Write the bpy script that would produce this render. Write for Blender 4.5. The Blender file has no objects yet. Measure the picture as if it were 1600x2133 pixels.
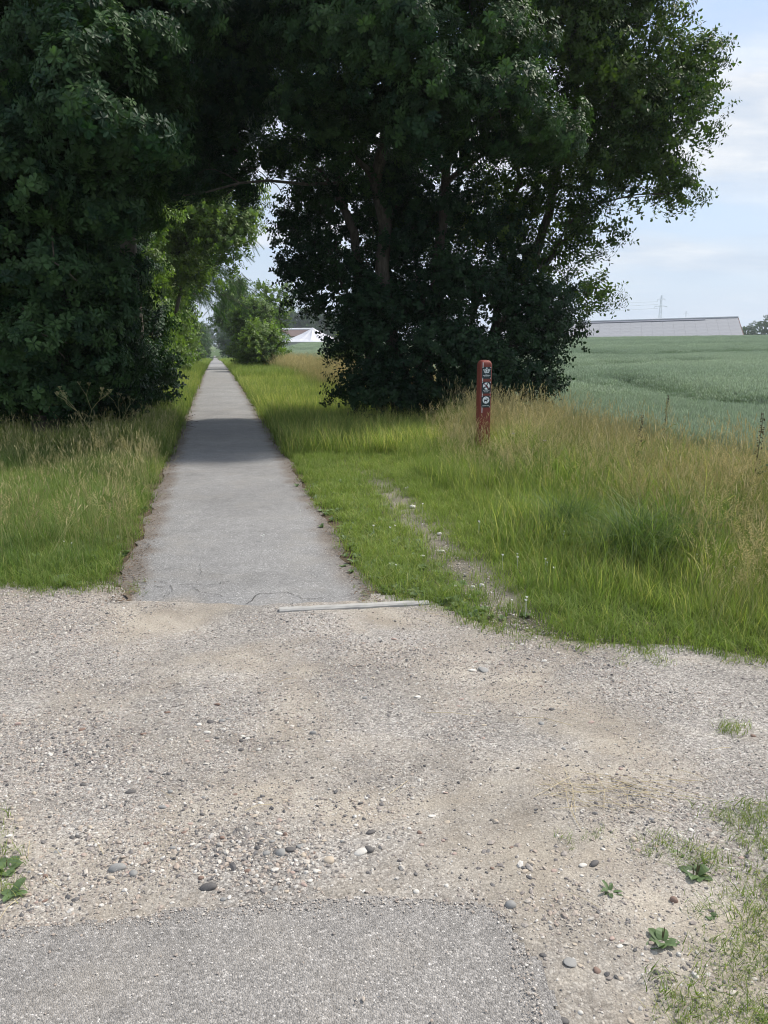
import bpy, math, random
import numpy as np
from mathutils import Vector, Matrix, Euler
R = math.radians
random.seed(11)
rng = np.random.default_rng(11)
scn = bpy.context.scene

# ------------------------------------------------------------------ camera
CAM_H = 1.6
FPX = 1600.0                      # focal length in photo pixels (photo 1600 x 2133)
HORIZON = 716.0
PITCH = math.atan((1066.5 - HORIZON) / FPX)
cam = bpy.data.cameras.new('camera')
cam.sensor_fit = 'HORIZONTAL'
cam.sensor_width = 36.0
cam.lens = 36.0 * FPX / 1600.0
cam.clip_start = 0.05
cam.clip_end = 6000
camo = bpy.data.objects.new('camera', cam)
scn.collection.objects.link(camo)
camo.location = (0, 0, CAM_H)
camo.rotation_euler = (math.pi / 2 - PITCH, 0, 0)
scn.camera = camo

# ------------------------------------------------------------------ light and sky
SUN_AZ = R(64)                   # from +Y towards +X
SUN_EL = R(50)
SUN_STRENGTH = 3.6
SKY_STRENGTH = 0.12
world = bpy.data.worlds.new('World')
scn.world = world
world.use_nodes = True
wn = world.node_tree
wn.nodes.clear()
def node(nt, typ, **kw):
    n = nt.nodes.new(typ)
    for k, v in kw.items():
        if k == 'inp':
            for a, b in v.items():
                n.inputs[a].default_value = b
        else:
            setattr(n, k, v)
    return n
def ramp(nt, pts, interp='LINEAR'):
    n = nt.nodes.new('ShaderNodeValToRGB')
    el = n.color_ramp.elements
    n.color_ramp.interpolation = interp
    while len(el) < len(pts):
        el.new(0.5)
    for e, (p, c) in zip(el, pts):
        e.position = p
        e.color = (c[0], c[1], c[2], 1) if isinstance(c, (tuple, list)) else (c, c, c, 1)
    return n
L = wn.links.new
sky = node(wn, 'ShaderNodeTexSky', sky_type='NISHITA')
sky.sun_disc = False
sky.sun_elevation = SUN_EL
sky.sun_rotation = SUN_AZ
sky.air_density = 1.0
sky.dust_density = 1.6
sky.ozone_density = 1.5
tc = node(wn, 'ShaderNodeTexCoord')
sep = node(wn, 'ShaderNodeSeparateXYZ')
L(tc.outputs['Generated'], sep.inputs[0])
# thin layered cloud: direction divided by height over the horizon = a flat cloud deck
zc = node(wn, 'ShaderNodeMath', operation='MAXIMUM', inp={1: 0.0})
L(sep.outputs[2], zc.inputs[0])
za = node(wn, 'ShaderNodeMath', operation='ADD', inp={1: 0.20})
L(zc.outputs[0], za.inputs[0])
dv = node(wn, 'ShaderNodeVectorMath', operation='DIVIDE')
cmb = node(wn, 'ShaderNodeCombineXYZ')
L(za.outputs[0], cmb.inputs[0]); L(za.outputs[0], cmb.inputs[1]); L(za.outputs[0], cmb.inputs[2])
L(tc.outputs['Generated'], dv.inputs[0]); L(cmb.outputs[0], dv.inputs[1])
mp = node(wn, 'ShaderNodeMapping', inp={'Scale': (0.8, 1.35, 0.0), 'Rotation': (0, 0, R(12)), 'Location': (3.1, 1.7, 0)})
L(dv.outputs[0], mp.inputs[0])
n1 = node(wn, 'ShaderNodeTexNoise', inp={'Scale': 1.0, 'Detail': 7.0, 'Roughness': 0.52, 'Distortion': 0.5})
L(mp.outputs[0], n1.inputs['Vector'])
r1 = ramp(wn, [(0.42, 0.10), (0.57, 1.0)])
L(n1.outputs[0], r1.inputs[0])
n2 = node(wn, 'ShaderNodeTexNoise', inp={'Scale': 2.6, 'Detail': 6.0, 'Roughness': 0.55})
L(mp.outputs[0], n2.inputs['Vector'])
cc = ramp(wn, [(0.34, (3.3, 3.95, 4.9)), (0.50, (4.7, 5.0, 5.45)), (0.62, (6.1, 6.1, 6.1))])
L(n2.outputs[0], cc.inputs[0])
mixc = node(wn, 'ShaderNodeMix', data_type='RGBA')
L(r1.outputs[0], mixc.inputs['Factor'])
# veil of pale blue over the clear sky itself (thin high cloud everywhere)
veil = node(wn, 'ShaderNodeMix', data_type='RGBA')
veil.inputs['Factor'].default_value = 0.55
L(sky.outputs[0], veil.inputs['A'])
veil.inputs['B'].default_value = (3.2, 4.25, 6.0, 1)
L(veil.outputs['Result'], mixc.inputs['A'])
L(cc.outputs[0], mixc.inputs['B'])
bg = node(wn, 'ShaderNodeBackground', inp={'Strength': SKY_STRENGTH})
wo = node(wn, 'ShaderNodeOutputWorld')
low = ramp(wn, [(0.0, 1.0), (0.07, 0.65), (0.28, 0.0)])
L(zc.outputs[0], low.inputs[0])
hz = node(wn, 'ShaderNodeMix', data_type='RGBA')
L(low.outputs[0], hz.inputs['Factor']); L(mixc.outputs['Result'], hz.inputs['A'])
hz.inputs['B'].default_value = (3.9, 4.6, 5.4, 1)
L(hz.outputs['Result'], bg.inputs[0])
L(bg.outputs[0], wo.inputs[0])

sun = bpy.data.lights.new('sun', 'SUN')
sun.energy = SUN_STRENGTH
sun.angle = R(5.0)
sun.color = (1.0, 0.94, 0.85)
suno = bpy.data.objects.new('sun', sun)
scn.collection.objects.link(suno)
sd = Vector((math.sin(SUN_AZ) * math.cos(SUN_EL), math.cos(SUN_AZ) * math.cos(SUN_EL), math.sin(SUN_EL)))
suno.rotation_euler = (-sd).to_track_quat('-Z', 'Y').to_euler()
suno.location = (0, 0, 30)

scn.view_settings.view_transform = 'Standard'
scn.view_settings.look = 'None'
scn.view_settings.exposure = 0.52
scn.view_settings.gamma = 1.0
scn.view_settings.use_curve_mapping = False
cy = scn.cycles
cy.max_bounces = 6
cy.diffuse_bounces = 3
cy.glossy_bounces = 2
cy.transmission_bounces = 3
cy.transparent_max_bounces = 4
cy.volume_bounces = 0
cy.use_denoising = True
cy.pixel_filter_type = 'BLACKMAN_HARRIS'
cy.filter_width = 1.05
cy.caustics_reflective = False
cy.caustics_refractive = False

# ------------------------------------------------------------------ projection and terrain helpers
CP, SP = math.cos(PITCH), math.sin(PITCH)
def ray(px, py):
    x = (px - 800) / FPX; y = (1066.5 - py) / FPX
    return np.array([x, CP + y * SP, -SP + y * CP])
def at(px, py, Y):
    """the point on the sight line through a photo pixel, Y metres ahead"""
    d = ray(px, py)
    return np.array([0, 0, CAM_H]) + d * (Y / d[1])
def gp(px, py, z=0.0):
    d = ray(px, py)
    return np.array([0, 0, CAM_H]) + d * ((z - CAM_H) / d[2])
def proj(x, y, z):
    yy = y * CP - (z - CAM_H) * SP
    up = y * SP + (z - CAM_H) * CP
    yy = np.maximum(yy, 1e-3)
    return 800 + FPX * x / yy, 1066.5 - FPX * up / yy
def in_poly(px, py, poly):
    px = np.asarray(px); py = np.asarray(py)
    ins = np.zeros(px.shape, bool)
    n = len(poly); j = n - 1
    for i in range(n):
        xi, yi = poly[i]; xj, yj = poly[j]
        c = ((yi > py) != (yj > py)) & (px < (xj - xi) * (py - yi) / ((yj - yi) + 1e-9) + xi)
        ins ^= c
        j = i
    return ins
def sstep(a, b, x):
    t = np.clip((x - a) / (b - a), 0, 1)
    return t * t * (3 - 2 * t)
def vnoise(x, y, s, seed=0):
    """cheap smooth value noise on the ground, 0..1"""
    g = np.random.default_rng(seed).random((64, 64))
    u = x * s; v = y * s
    iu = np.floor(u).astype(int); iv = np.floor(v).astype(int)
    fu = u - iu; fv = v - iv
    fu = fu * fu * (3 - 2 * fu); fv = fv * fv * (3 - 2 * fv)
    a = g[iu % 64, iv % 64]; b = g[(iu + 1) % 64, iv % 64]
    c = g[iu % 64, (iv + 1) % 64]; d = g[(iu + 1) % 64, (iv + 1) % 64]
    return (a * (1 - fu) + b * fu) * (1 - fv) + (c * (1 - fu) + d * fu) * fv
PATH_W = 1.55
def path_c(y):
    return 0.12 - 0.2155 * y
def path_u(x, y):
    return (x - path_c(y)) * 0.9775
def path_z(y):
    return np.interp(y, [0, 35, 70, 130, 160, 300, 450, 650, 2500], [0, 0, -.35, -1.2, -2.0, -4.3, -4.5, -2.9, -2.9])
def terrain(x, y):
    x = np.asarray(x, float); y = np.asarray(y, float)
    u = path_u(x, y)
    z = path_z(y)
    near = sstep(4.0, 9.0, y)
    bumps = (vnoise(x, y, 0.9, 3) - .5) * .05 * sstep(1.0, 2.0, np.abs(u)) * near
    # verges: slightly above the asphalt edge, then down the old embankment
    z = z + 0.03 * sstep(.8, 1.3, np.abs(u)) * near
    edge = -0.55
    crest = np.interp(u, [4, 15, 56, 86, 400], [-.3, .85, 1.65, 2.0, 3.0])
    rise = sstep(6, 128, y) * .55 + np.clip((y - 6) / 122, 0, 1) * .45
    f = edge + (crest - edge) * rise - sstep(130, 330, y) * 5.5 * sstep(10, 40, u)
    w = sstep(4.2, 7.5, u) * sstep(3.6, 7.0, y)
    z = z * (1 - w) + f * w
    wl = sstep(3.0, 6.0, -u) * sstep(4.0, 9.0, y)
    z = z * (1 - wl) + (z - .5 + .004 * np.clip(y, 0, 60)) * wl
    return z + bumps

# ------------------------------------------------------------------ object helpers
COL = scn.collection
def tag(o, label=None, cat=None, group=None, kind=None):
    if label: o['label'] = label
    if cat: o['category'] = cat
    if group: o['group'] = group
    if kind: o['kind'] = kind
    return o
def link(o, parent=None):
    COL.objects.link(o)
    if parent is not None:
        o.parent = parent
    return o
def empty(name, loc, rz=0.0):
    o = bpy.data.objects.new(name, None)
    o.empty_display_size = .2
    o.location = loc; o.rotation_euler = (0, 0, rz)
    return link(o)
class MB:
    """collects vertices and faces for one mesh"""
    def __init__(s): s.v = []; s.f = []; s.c = []; s.smooth = False
    def add(s, vs, fs, col=None):
        b = len(s.v)
        s.v += [tuple(map(float, v)) for v in vs]
        s.f += [tuple(b + i for i in f) for f in fs]
        s.c += [col if col is not None else (1, 1, 1)] * len(vs)
    def box(s, c, size, rz=0.0, col=None):
        hx, hy, hz = size[0] / 2, size[1] / 2, size[2] / 2
        vs = []
        for dx, dy, dz in ((-1,-1,-1),(1,-1,-1),(1,1,-1),(-1,1,-1),(-1,-1,1),(1,-1,1),(1,1,1),(-1,1,1)):
            x, y = dx * hx, dy * hy
            vs.append((c[0] + x * math.cos(rz) - y * math.sin(rz), c[1] + x * math.sin(rz) + y * math.cos(rz), c[2] + dz * hz))
        s.add(vs, [(0,3,2,1),(4,5,6,7),(0,1,5,4),(1,2,6,5),(2,3,7,6),(3,0,4,7)], col)
    def tube(s, pts, rad, n=6, col=None, cap=True):
        pts = [np.asarray(p, float) for p in pts]
        if not hasattr(rad, '__len__'): rad = [rad] * len(pts)
        vs = []; fs = []
        for i, p in enumerate(pts):
            t = pts[min(i + 1, len(pts) - 1)] - pts[max(i - 1, 0)]
            t = t / (np.linalg.norm(t) + 1e-9)
            a = np.array([0, 0, 1.0]) if abs(t[2]) < .9 else np.array([1.0, 0, 0])
            e1 = np.cross(t, a); e1 /= np.linalg.norm(e1) + 1e-9
            e2 = np.cross(t, e1)
            for k in range(n):
                an = 2 * math.pi * k / n
                vs.append(p + rad[i] * (math.cos(an) * e1 + math.sin(an) * e2))
        for i in range(len(pts) - 1):
            for k in range(n):
                k2 = (k + 1) % n
                fs.append((i * n + k, i * n + k2, (i + 1) * n + k2, (i + 1) * n + k))
        if cap:
            fs.append(tuple(range(n))[::-1]); fs.append(tuple((len(pts) - 1) * n + k for k in range(n)))
        s.add(vs, fs, col)
    def mesh(s, name, mat=None):
        me = bpy.data.meshes.new(name)
        me.from_pydata(s.v, [], s.f)
        if mat is not None: me.materials.append(mat)
        a = me.color_attributes.new('col', 'FLOAT_COLOR', 'POINT')
        buf = np.ones((len(s.v), 4), np.float32)
        if s.v: buf[:, :3] = np.array(s.c, np.float32)
        a.data.foreach_set('color', buf.ravel())
        if s.smooth:
            me.polygons.foreach_set('use_smooth', [True] * len(me.polygons))
        me.update()
        return me
    def build(s, name, mat, parent=None):
        return link(bpy.data.objects.new(name, s.mesh(name, mat)), parent)

def asset(mb, name, mat):
    """a source shape for scattering; it never enters the scene itself"""
    return bpy.data.objects.new(name, mb.mesh(name, mat))

def scatter(name, pos, rot, scl, idx, tint, assets, parent=None, origin=(0, 0, 0), real=False):
    """ONE object: points with an instance of one of the asset shapes on each"""
    n = len(pos)
    me = bpy.data.meshes.new(name)
    me.vertices.add(n)
    p = np.asarray(pos, np.float32) - np.asarray(origin, np.float32)
    me.vertices.foreach_set('co', p.ravel())
    def attr(nm, typ, field, data):
        a = me.attributes.new(nm, typ, 'POINT')
        a.data.foreach_set(field, data)
    scl = np.asarray(scl, np.float32)
    if scl.ndim == 1: scl = np.repeat(scl[:, None], 3, 1)
    attr('rot', 'FLOAT_VECTOR', 'vector', np.asarray(rot, np.float32).ravel())
    attr('scl', 'FLOAT_VECTOR', 'vector', scl.ravel())
    attr('idx', 'INT', 'value', np.asarray(idx, np.int32))
    attr('tint', 'FLOAT', 'value', np.asarray(tint, np.float32))
    me.update()
    o = bpy.data.objects.new(name, me)
    link(o, parent)
    if parent is None:
        o.location = origin
    ng = bpy.data.node_groups.new(name + '_scatter', 'GeometryNodeTree')
    ng.interface.new_socket('Geometry', in_out='INPUT', socket_type='NodeSocketGeometry')
    ng.interface.new_socket('Geometry', in_out='OUTPUT', socket_type='NodeSocketGeometry')
    gi = ng.nodes.new('NodeGroupInput'); go = ng.nodes.new('NodeGroupOutput')
    join = ng.nodes.new('GeometryNodeJoinGeometry')
    for a in reversed(assets):
        oi = ng.nodes.new('GeometryNodeObjectInfo')
        oi.transform_space = 'ORIGINAL'
        oi.inputs['Object'].default_value = a
        g2i = ng.nodes.new('GeometryNodeGeometryToInstance')
        ng.links.new(oi.outputs['Geometry'], g2i.inputs[0])
        ng.links.new(g2i.outputs[0], join.inputs[0])
    iop = ng.nodes.new('GeometryNodeInstanceOnPoints')
    iop.inputs['Pick Instance'].default_value = True
    def nattr(nm, typ):
        a = ng.nodes.new('GeometryNodeInputNamedAttribute')
        a.data_type = typ; a.inputs['Name'].default_value = nm
        return [s for s in a.outputs if s.enabled][0]
    e2r = ng.nodes.new('FunctionNodeEulerToRotation')
    ng.links.new(nattr('rot', 'FLOAT_VECTOR'), e2r.inputs[0])
    ng.links.new(e2r.outputs[0], iop.inputs['Rotation'])
    ng.links.new(nattr('scl', 'FLOAT_VECTOR'), iop.inputs['Scale'])
    ng.links.new(nattr('idx', 'INT'), iop.inputs['Instance Index'])
    ng.links.new(gi.outputs[0], iop.inputs['Points'])
    ng.links.new(join.outputs[0], iop.inputs['Instance'])
    if real:
        rl = ng.nodes.new('GeometryNodeRealizeInstances')
        ng.links.new(iop.outputs[0], rl.inputs[0]); ng.links.new(rl.outputs[0], go.inputs[0])
    else:
        ng.links.new(iop.outputs[0], go.inputs[0])
        if name == 'crown': o['kind'] = 'stuff'
    m = o.modifiers.new('scatter', 'NODES')
    m.node_group = ng
    return o

# ------------------------------------------------------------------ materials
def new_mat(name):
    m = bpy.data.materials.new(name)
    m.use_nodes = True
    nt = m.node_tree
    nt.nodes.clear()
    out = nt.nodes.new('ShaderNodeOutputMaterial')
    return m, nt, out
def rgb(c): return (c[0], c[1], c[2], 1)
def mixrgb(nt, fac, a, b, blend='MIX'):
    n = node(nt, 'ShaderNodeMix', data_type='RGBA', blend_type=blend)
    for s, v in (('Factor', fac), ('A', a), ('B', b)):
        if hasattr(v, 'is_linked') or isinstance(v, bpy.types.NodeSocket): nt.links.new(v, n.inputs[s])
        elif s == 'Factor': n.inputs[s].default_value = v
        else: n.inputs[s].default_value = rgb(v)
    return n.outputs['Result']
def noise(nt, scale, detail=4, rough=.55, vec=None, dist=0.0):
    n = node(nt, 'ShaderNodeTexNoise', inp={'Scale': scale, 'Detail': detail, 'Roughness': rough, 'Distortion': dist})
    if vec is not None: nt.links.new(vec, n.inputs['Vector'])
    return n.outputs[0]
def geo_pos(nt):
    return nt.nodes.new('ShaderNodeNewGeometry').outputs['Position']
def obj_co(nt):
    return nt.nodes.new('ShaderNodeTexCoord').outputs['Object']
def rampf(nt, fac, pts):
    r = ramp(nt, pts); nt.links.new(fac, r.inputs[0]); return r.outputs[0]
def principled(nt, out, color, rough=.8, spec=.3, bump=None, bstr=.3, bdist=.01):
    p = node(nt, 'ShaderNodeBsdfPrincipled')
    if isinstance(color, bpy.types.NodeSocket): nt.links.new(color, p.inputs['Base Color'])
    else: p.inputs['Base Color'].default_value = rgb(color)
    if isinstance(rough, bpy.types.NodeSocket): nt.links.new(rough, p.inputs['Roughness'])
    else: p.inputs['Roughness'].default_value = rough
    p.inputs['Specular IOR Level'].default_value = spec
    if bump is not None:
        b = node(nt, 'ShaderNodeBump', inp={'Strength': bstr, 'Distance': bdist})
        nt.links.new(bump, b.inputs['Height'])
        nt.links.new(b.outputs[0], p.inputs['Normal'])
    if out is not None:
        nt.links.new(p.outputs[0], out.inputs[0])
    return p
def plain(name, color, rough=.7, spec=.3, var=.12, scale=8.0, bstr=.15):
    m, nt, out = new_mat(name)
    v = noise(nt, scale, 5, .6, obj_co(nt))
    c = rampf(nt, v, [(.3, tuple(x * (1 - var) for x in color)), (.7, tuple(min(1, x * (1 + var)) for x in color))])
    principled(nt, out, c, rough, spec, v, bstr, .004)
    return m
def leaf_mat(name, dark, light, trans=.35, gloss=.35, rough=.42, patch=1.2, tt=(1.15, 1.35, .45)):
    """green leaf: colour by instance tint, by shape colour and by a soft patch noise; part of the light passes through"""
    m, nt, out = new_mat(name)
    ti = node(nt, 'ShaderNodeAttribute', attribute_type='INSTANCER', attribute_name='tint')
    pn = noise(nt, patch, 3, .6, geo_pos(nt))
    a = node(nt, 'ShaderNodeMath', operation='MULTIPLY_ADD', inp={1: .5, 2: -.25})
    nt.links.new(pn, a.inputs[0])
    b = node(nt, 'ShaderNodeMath', operation='ADD', use_clamp=True)
    nt.links.new(a.outputs[0], b.inputs[0]); nt.links.new(ti.outputs['Fac'], b.inputs[1])
    base = mixrgb(nt, b.outputs[0], dark, light)
    vc = node(nt, 'ShaderNodeVertexColor', layer_name='col')
    base = mixrgb(nt, 1.0, base, vc.outputs[0], 'MULTIPLY')
    p = principled(nt, None, base, rough, gloss)
    t = node(nt, 'ShaderNodeBsdfTranslucent')
    tcol = mixrgb(nt, 1.0, base, tt, 'MULTIPLY')
    nt.links.new(tcol, t.inputs[0])
    mx = node(nt, 'ShaderNodeMixShader', inp={0: trans})
    nt.links.new(p.outputs[0], mx.inputs[1]); nt.links.new(t.outputs[0], mx.inputs[2])
    nt.links.new(mx.outputs[0], out.inputs[0])
    return m
M = {}
M['oak_leaf'] = leaf_mat('oak_leaf', (.015, .044, .022), (.082, .150, .048), .30, .2, .5)
M['cherry_leaf'] = leaf_mat('cherry_leaf', (.022, .052, .018), (.100, .150, .036), .36, .22, .5)
M['shrub_leaf'] = leaf_mat('shrub_leaf', (.012, .036, .018), (.042, .085, .033), .24, .22, .5)
M['hedge_leaf'] = leaf_mat('hedge_leaf', (.085, .145, .042), (.205, .280, .080), .42, .35, .45)
M['larch_leaf'] = leaf_mat('larch_leaf', (.040, .095, .030), (.085, .165, .050), .35, .3, .5)
M['far_leaf'] = leaf_mat('far_leaf', (.055, .105, .05), (.11, .17, .075), .3, .3, .5, .4)
M['grass'] = leaf_mat('grass', (.105, .180, .050), (.275, .340, .110), .42, .2, .6, .8, (1.1, 1.3, .6))
M['lush_grass'] = leaf_mat('lush_grass', (.095, .160, .055), (.225, .300, .110), .42, .2, .55, .8, (1.1, 1.3, .6))
M['dry_grass'] = leaf_mat('dry_grass', (.36, .34, .18), (.76, .66, .44), .38, .2, .6, .8, (1.1, 1.1, .85))
M['wheat'] = leaf_mat('wheat', (.36, .43, .35), (.54, .59, .50), .35, .2, .6, .06, (1.05, 1.1, .85))
M['weed'] = leaf_mat('weed', (.13, .19, .09), (.22, .29, .14), .3, .25, .5, 3)
M['straw'] = plain('straw', (.55, .45, .26), .6)
M['flower_white'] = plain('flower_white', (.78, .78, .72), .6)
M['flower_purple'] = plain('flower_purple', (.33, .28, .55), .6)
M['seed_spike'] = plain('seed_spike', (.10, .085, .045), .8)

m, nt, out = new_mat('bark')
co = obj_co(nt)
mpn = node(nt, 'ShaderNodeMapping', inp={'Scale': (9, 9, 1.6)}); nt.links.new(co, mpn.inputs[0])
v = noise(nt, 2.2, 8, .7, mpn.outputs[0], .6)
principled(nt, out, rampf(nt, v, [(.3, (.035, .030, .026)), (.7, (.13, .115, .095))]), .9, .2, v, .8, .02)
M['bark'] = m
m, nt, out = new_mat('twig')
v = noise(nt, 14, 4, .6, obj_co(nt))
principled(nt, out, rampf(nt, v, [(.3, (.05, .042, .033)), (.7, (.15, .125, .095))]), .85, .2)
M['twig'] = m

# ground below the plants: colour comes from the sheet's own colour attribute (what lies there), broken up by noise
m, nt, out = new_mat('soil')
vc = node(nt, 'ShaderNodeVertexColor', layer_name='col')
P = geo_pos(nt)
a = noise(nt, 3.0, 8, .65, P); b = noise(nt, 60, 5, .7, P)
c = mixrgb(nt, 1.0, vc.outputs[0], rampf(nt, a, [(.3, .72), (.7, 1.25)]), 'MULTIPLY')
c = mixrgb(nt, 1.0, c, rampf(nt, b, [(.3, .7), (.7, 1.3)]), 'MULTIPLY')
principled(nt, out, c, .95, .1, b, .7, .02)
M['soil'] = m

# gravel surface: compacted sand with small stones set in it
m, nt, out = new_mat('gravel')
P = geo_pos(nt)
big = noise(nt, .95, 5, .6, P, .4)
mid = noise(nt, 5.5, 5, .6, P)
fine = noise(nt, 130, 4, .7, P)
sand = mixrgb(nt, rampf(nt, mid, [(.35, 0), (.65, 1)]), (.34, .295, .24), (.47, .42, .35))
nj = node(nt, 'ShaderNodeTexNoise', inp={'Scale': 60.0, 'Detail': 3.0}); nt.links.new(P, nj.inputs['Vector'])
pj = node(nt, 'ShaderNodeVectorMath', operation='MULTIPLY_ADD'); nt.links.new(nj.outputs[1], pj.inputs[0]); pj.inputs[1].default_value = (.02, .02, .02); nt.links.new(P, pj.inputs[2])
vo = node(nt, 'ShaderNodeTexVoronoi', inp={'Scale': 130, 'Randomness': 1.0}); nt.links.new(pj.outputs[0], vo.inputs['Vector'])
vo2 = node(nt, 'ShaderNodeTexVoronoi', inp={'Scale': 190, 'Randomness': 1.0}); nt.links.new(P, vo2.inputs['Vector'])
sepc = node(nt, 'ShaderNodeSeparateColor'); nt.links.new(vo.outputs['Color'], sepc.inputs[0])
stone = rampf(nt, sepc.outputs[0], [(0, (.13, .12, .12)), (.25, (.26, .245, .23)), (.5, (.34, .325, .31)), (.75, (.42, .385, .35)), (1, (.60, .575, .54))])
stm = rampf(nt, big, [(.40, .05), (.56, .85)])
c = mixrgb(nt, stm, sand, stone)
gap = rampf(nt, vo.outputs['Distance'], [(.25, 1.0), (.66, .78)])
c = mixrgb(nt, 1.0, c, gap, 'MULTIPLY')
c = mixrgb(nt, 1.0, c, rampf(nt, fine, [(.3, .72), (.7, 1.22)]), 'MULTIPLY')
c = mixrgb(nt, 1.0, c, rampf(nt, noise(nt, 1.6, 6, .6, P), [(.35, .78), (.65, 1.12)]), 'MULTIPLY')
h = node(nt, 'ShaderNodeMath', operation='MULTIPLY_ADD', inp={1: -.8}); nt.links.new(vo.outputs['Distance'], h.inputs[0]); nt.links.new(fine, h.inputs[2])
principled(nt, out, c, .92, .15, h.outputs[0], .55, .004)
M['gravel'] = m

m, nt, out = new_mat('pebble')
ti = node(nt, 'ShaderNodeAttribute', attribute_type='INSTANCER', attribute_name='tint')
c = rampf(nt, ti.outputs['Fac'], [(0, (.08, .078, .08)), (.12, (.17, .16, .155)), (.28, (.26, .225, .205)), (.45, (.345, .312, .28)), (.62, (.37, .30, .25)), (.8, (.44, .395, .34)), (1, (.58, .555, .52))])
v = noise(nt, 60, 4, .6, geo_pos(nt))
c = mixrgb(nt, 1.0, c, rampf(nt, v, [(.3, .8), (.7, 1.15)]), 'MULTIPLY')
principled(nt, out, c, .75, .3)
M['pebble'] = m
def stone_mat(name, c0):
    m, nt, out = new_mat(name)
    P = obj_co(nt)
    v = noise(nt, 55, 6, .65, P); w = noise(nt, 14, 3, .5, P)
    c = mixrgb(nt, 1.0, rampf(nt, v, [(.3, tuple(x * .75 for x in c0)), (.7, tuple(min(1, x * 1.2) for x in c0))]), rampf(nt, w, [(.3, .85), (.7, 1.1)]), 'MULTIPLY')
    principled(nt, out, c, .7, .3, v, .3, .002)
    return m
STONES = [stone_mat('stone_' + n, c) for n, c in (('grey', (.27, .265, .255)), ('dark', (.115, .108, .105)), ('beige', (.46, .39, .31)), ('brown', (.22, .15, .12)), ('pale', (.60, .57, .52)), ('pink', (.40, .30, .26)))]

def asphalt(name, tone, warm):
    m, nt, out = new_mat(name)
    P = geo_pos(nt)
    vo = node(nt, 'ShaderNodeTexVoronoi', inp={'Scale': 210, 'Randomness': 1.0}); nt.links.new(P, vo.inputs['Vector'])
    vo2 = node(nt, 'ShaderNodeTexVoronoi', inp={'Scale': 120, 'Randomness': 1.0}); nt.links.new(P, vo2.inputs['Vector'])
    sc = node(nt, 'ShaderNodeSeparateColor'); nt.links.new(vo.outputs['Color'], sc.inputs[0])
    sc2 = node(nt, 'ShaderNodeSeparateColor'); nt.links.new(vo2.outputs['Color'], sc2.inputs[0])
    st = rampf(nt, sc.outputs[0], [(0, tuple(x * .66 for x in tone)), (.45, tone), (.8, tuple(x * 1.18 for x in tone)), (.95, tuple(x * 1.45 for x in tone)), (1, tuple(min(.8, x * 2.2) for x in tone))])
    st2 = rampf(nt, sc2.outputs[1], [(0, .8), (.5, 1.0), (.9, 1.06), (1, 1.5)])
    c = mixrgb(nt, .8, st, st2, 'MULTIPLY')
    big = noise(nt, .9, 5, .6, P, .5); mid = noise(nt, 7, 5, .65, P)
    c = mixrgb(nt, 1.0, c, rampf(nt, big, [(.3, .84), (.7, 1.12)]), 'MULTIPLY')
    c = mixrgb(nt, 1.0, c, rampf(nt, mid, [(.3, .90), (.7, 1.08)]), 'MULTIPLY')
    dust = rampf(nt, noise(nt, 2.2, 6, .65, P), [(.5, 0), (.75, .45)])
    c = mixrgb(nt, dust, c, warm)
    vc = node(nt, 'ShaderNodeVertexColor', layer_name='col')
    c = mixrgb(nt, 1.0, c, vc.outputs[0], 'MULTIPLY')
    h = node(nt, 'ShaderNodeMath', operation='MULTIPLY', inp={1: -1.0}); nt.links.new(vo.outputs['Distance'], h.inputs[0])
    principled(nt, out, c, .85, .25, h.outputs[0], .9, .004)
    return m
M['asphalt'] = asphalt('asphalt', (.250, .245, .240), (.31, .29, .26))
M['crack'] = plain('crack', (.06, .057, .053), .9)
M['debris'] = plain('debris', (.13, .09, .06), .9, var=.4)
M['concrete'] = plain('concrete', (.36, .35, .33), .9, var=.15, scale=14, bstr=.4)

# ------------------------------------------------------------------ terrain sheet
def grid_axis(lo_far, lo, hi, hi_far, step, grow=1.09):
    a = list(np.arange(lo, hi + 1e-6, step))
    s = step
    while a[-1] < hi_far:
        s *= grow; a.append(a[-1] + s)
    s = step
    while a[0] > lo_far:
        s *= grow; a.insert(0, a[0] - s)
    return np.array(a)
def sheet(name, xs, ys, zf, colf, mat, keep=None, parent=None):
    X, Y = np.meshgrid(xs, ys)
    Z = zf(X, Y)
    nx, ny = len(xs), len(ys)
    me = bpy.data.meshes.new(name)
    V = np.stack([X, Y, Z], -1).reshape(-1, 3)
    i = np.arange((ny - 1) * (nx - 1)); r = i // (nx - 1); c = i % (nx - 1)
    a = r * nx + c
    F = np.stack([a, a + 1, a + nx + 1, a + nx], 1)
    if keep is not None:
        k = keep(X, Y).ravel()
        F = F[k[F].sum(1) >= 3]
        used = np.unique(F); remap = -np.ones(len(V), int); remap[used] = np.arange(len(used))
        V = V[used]; F = remap[F]
    else: used = slice(None)
    me.vertices.add(len(V)); me.vertices.foreach_set('co', V.astype(np.float32).ravel())
    me.loops.add(F.size); me.loops.foreach_set('vertex_index', F.ravel().astype(np.int32))
    me.polygons.add(len(F)); me.polygons.foreach_set('loop_start', np.arange(0, F.size, 4, dtype=np.int32))
    me.update(calc_edges=True)
    at_ = me.color_attributes.new('col', 'FLOAT_COLOR', 'POINT')
    C = np.ones((len(V), 4), np.float32)
    C[:, :3] = colf(X, Y).reshape(-1, 3)[used]
    at_.data.foreach_set('color', C.ravel())
    me.polygons.foreach_set('use_smooth', np.ones(len(F), bool))
    me.materials.append(mat)
    o = bpy.data.objects.new(name, me)
    return link(o, parent)

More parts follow.
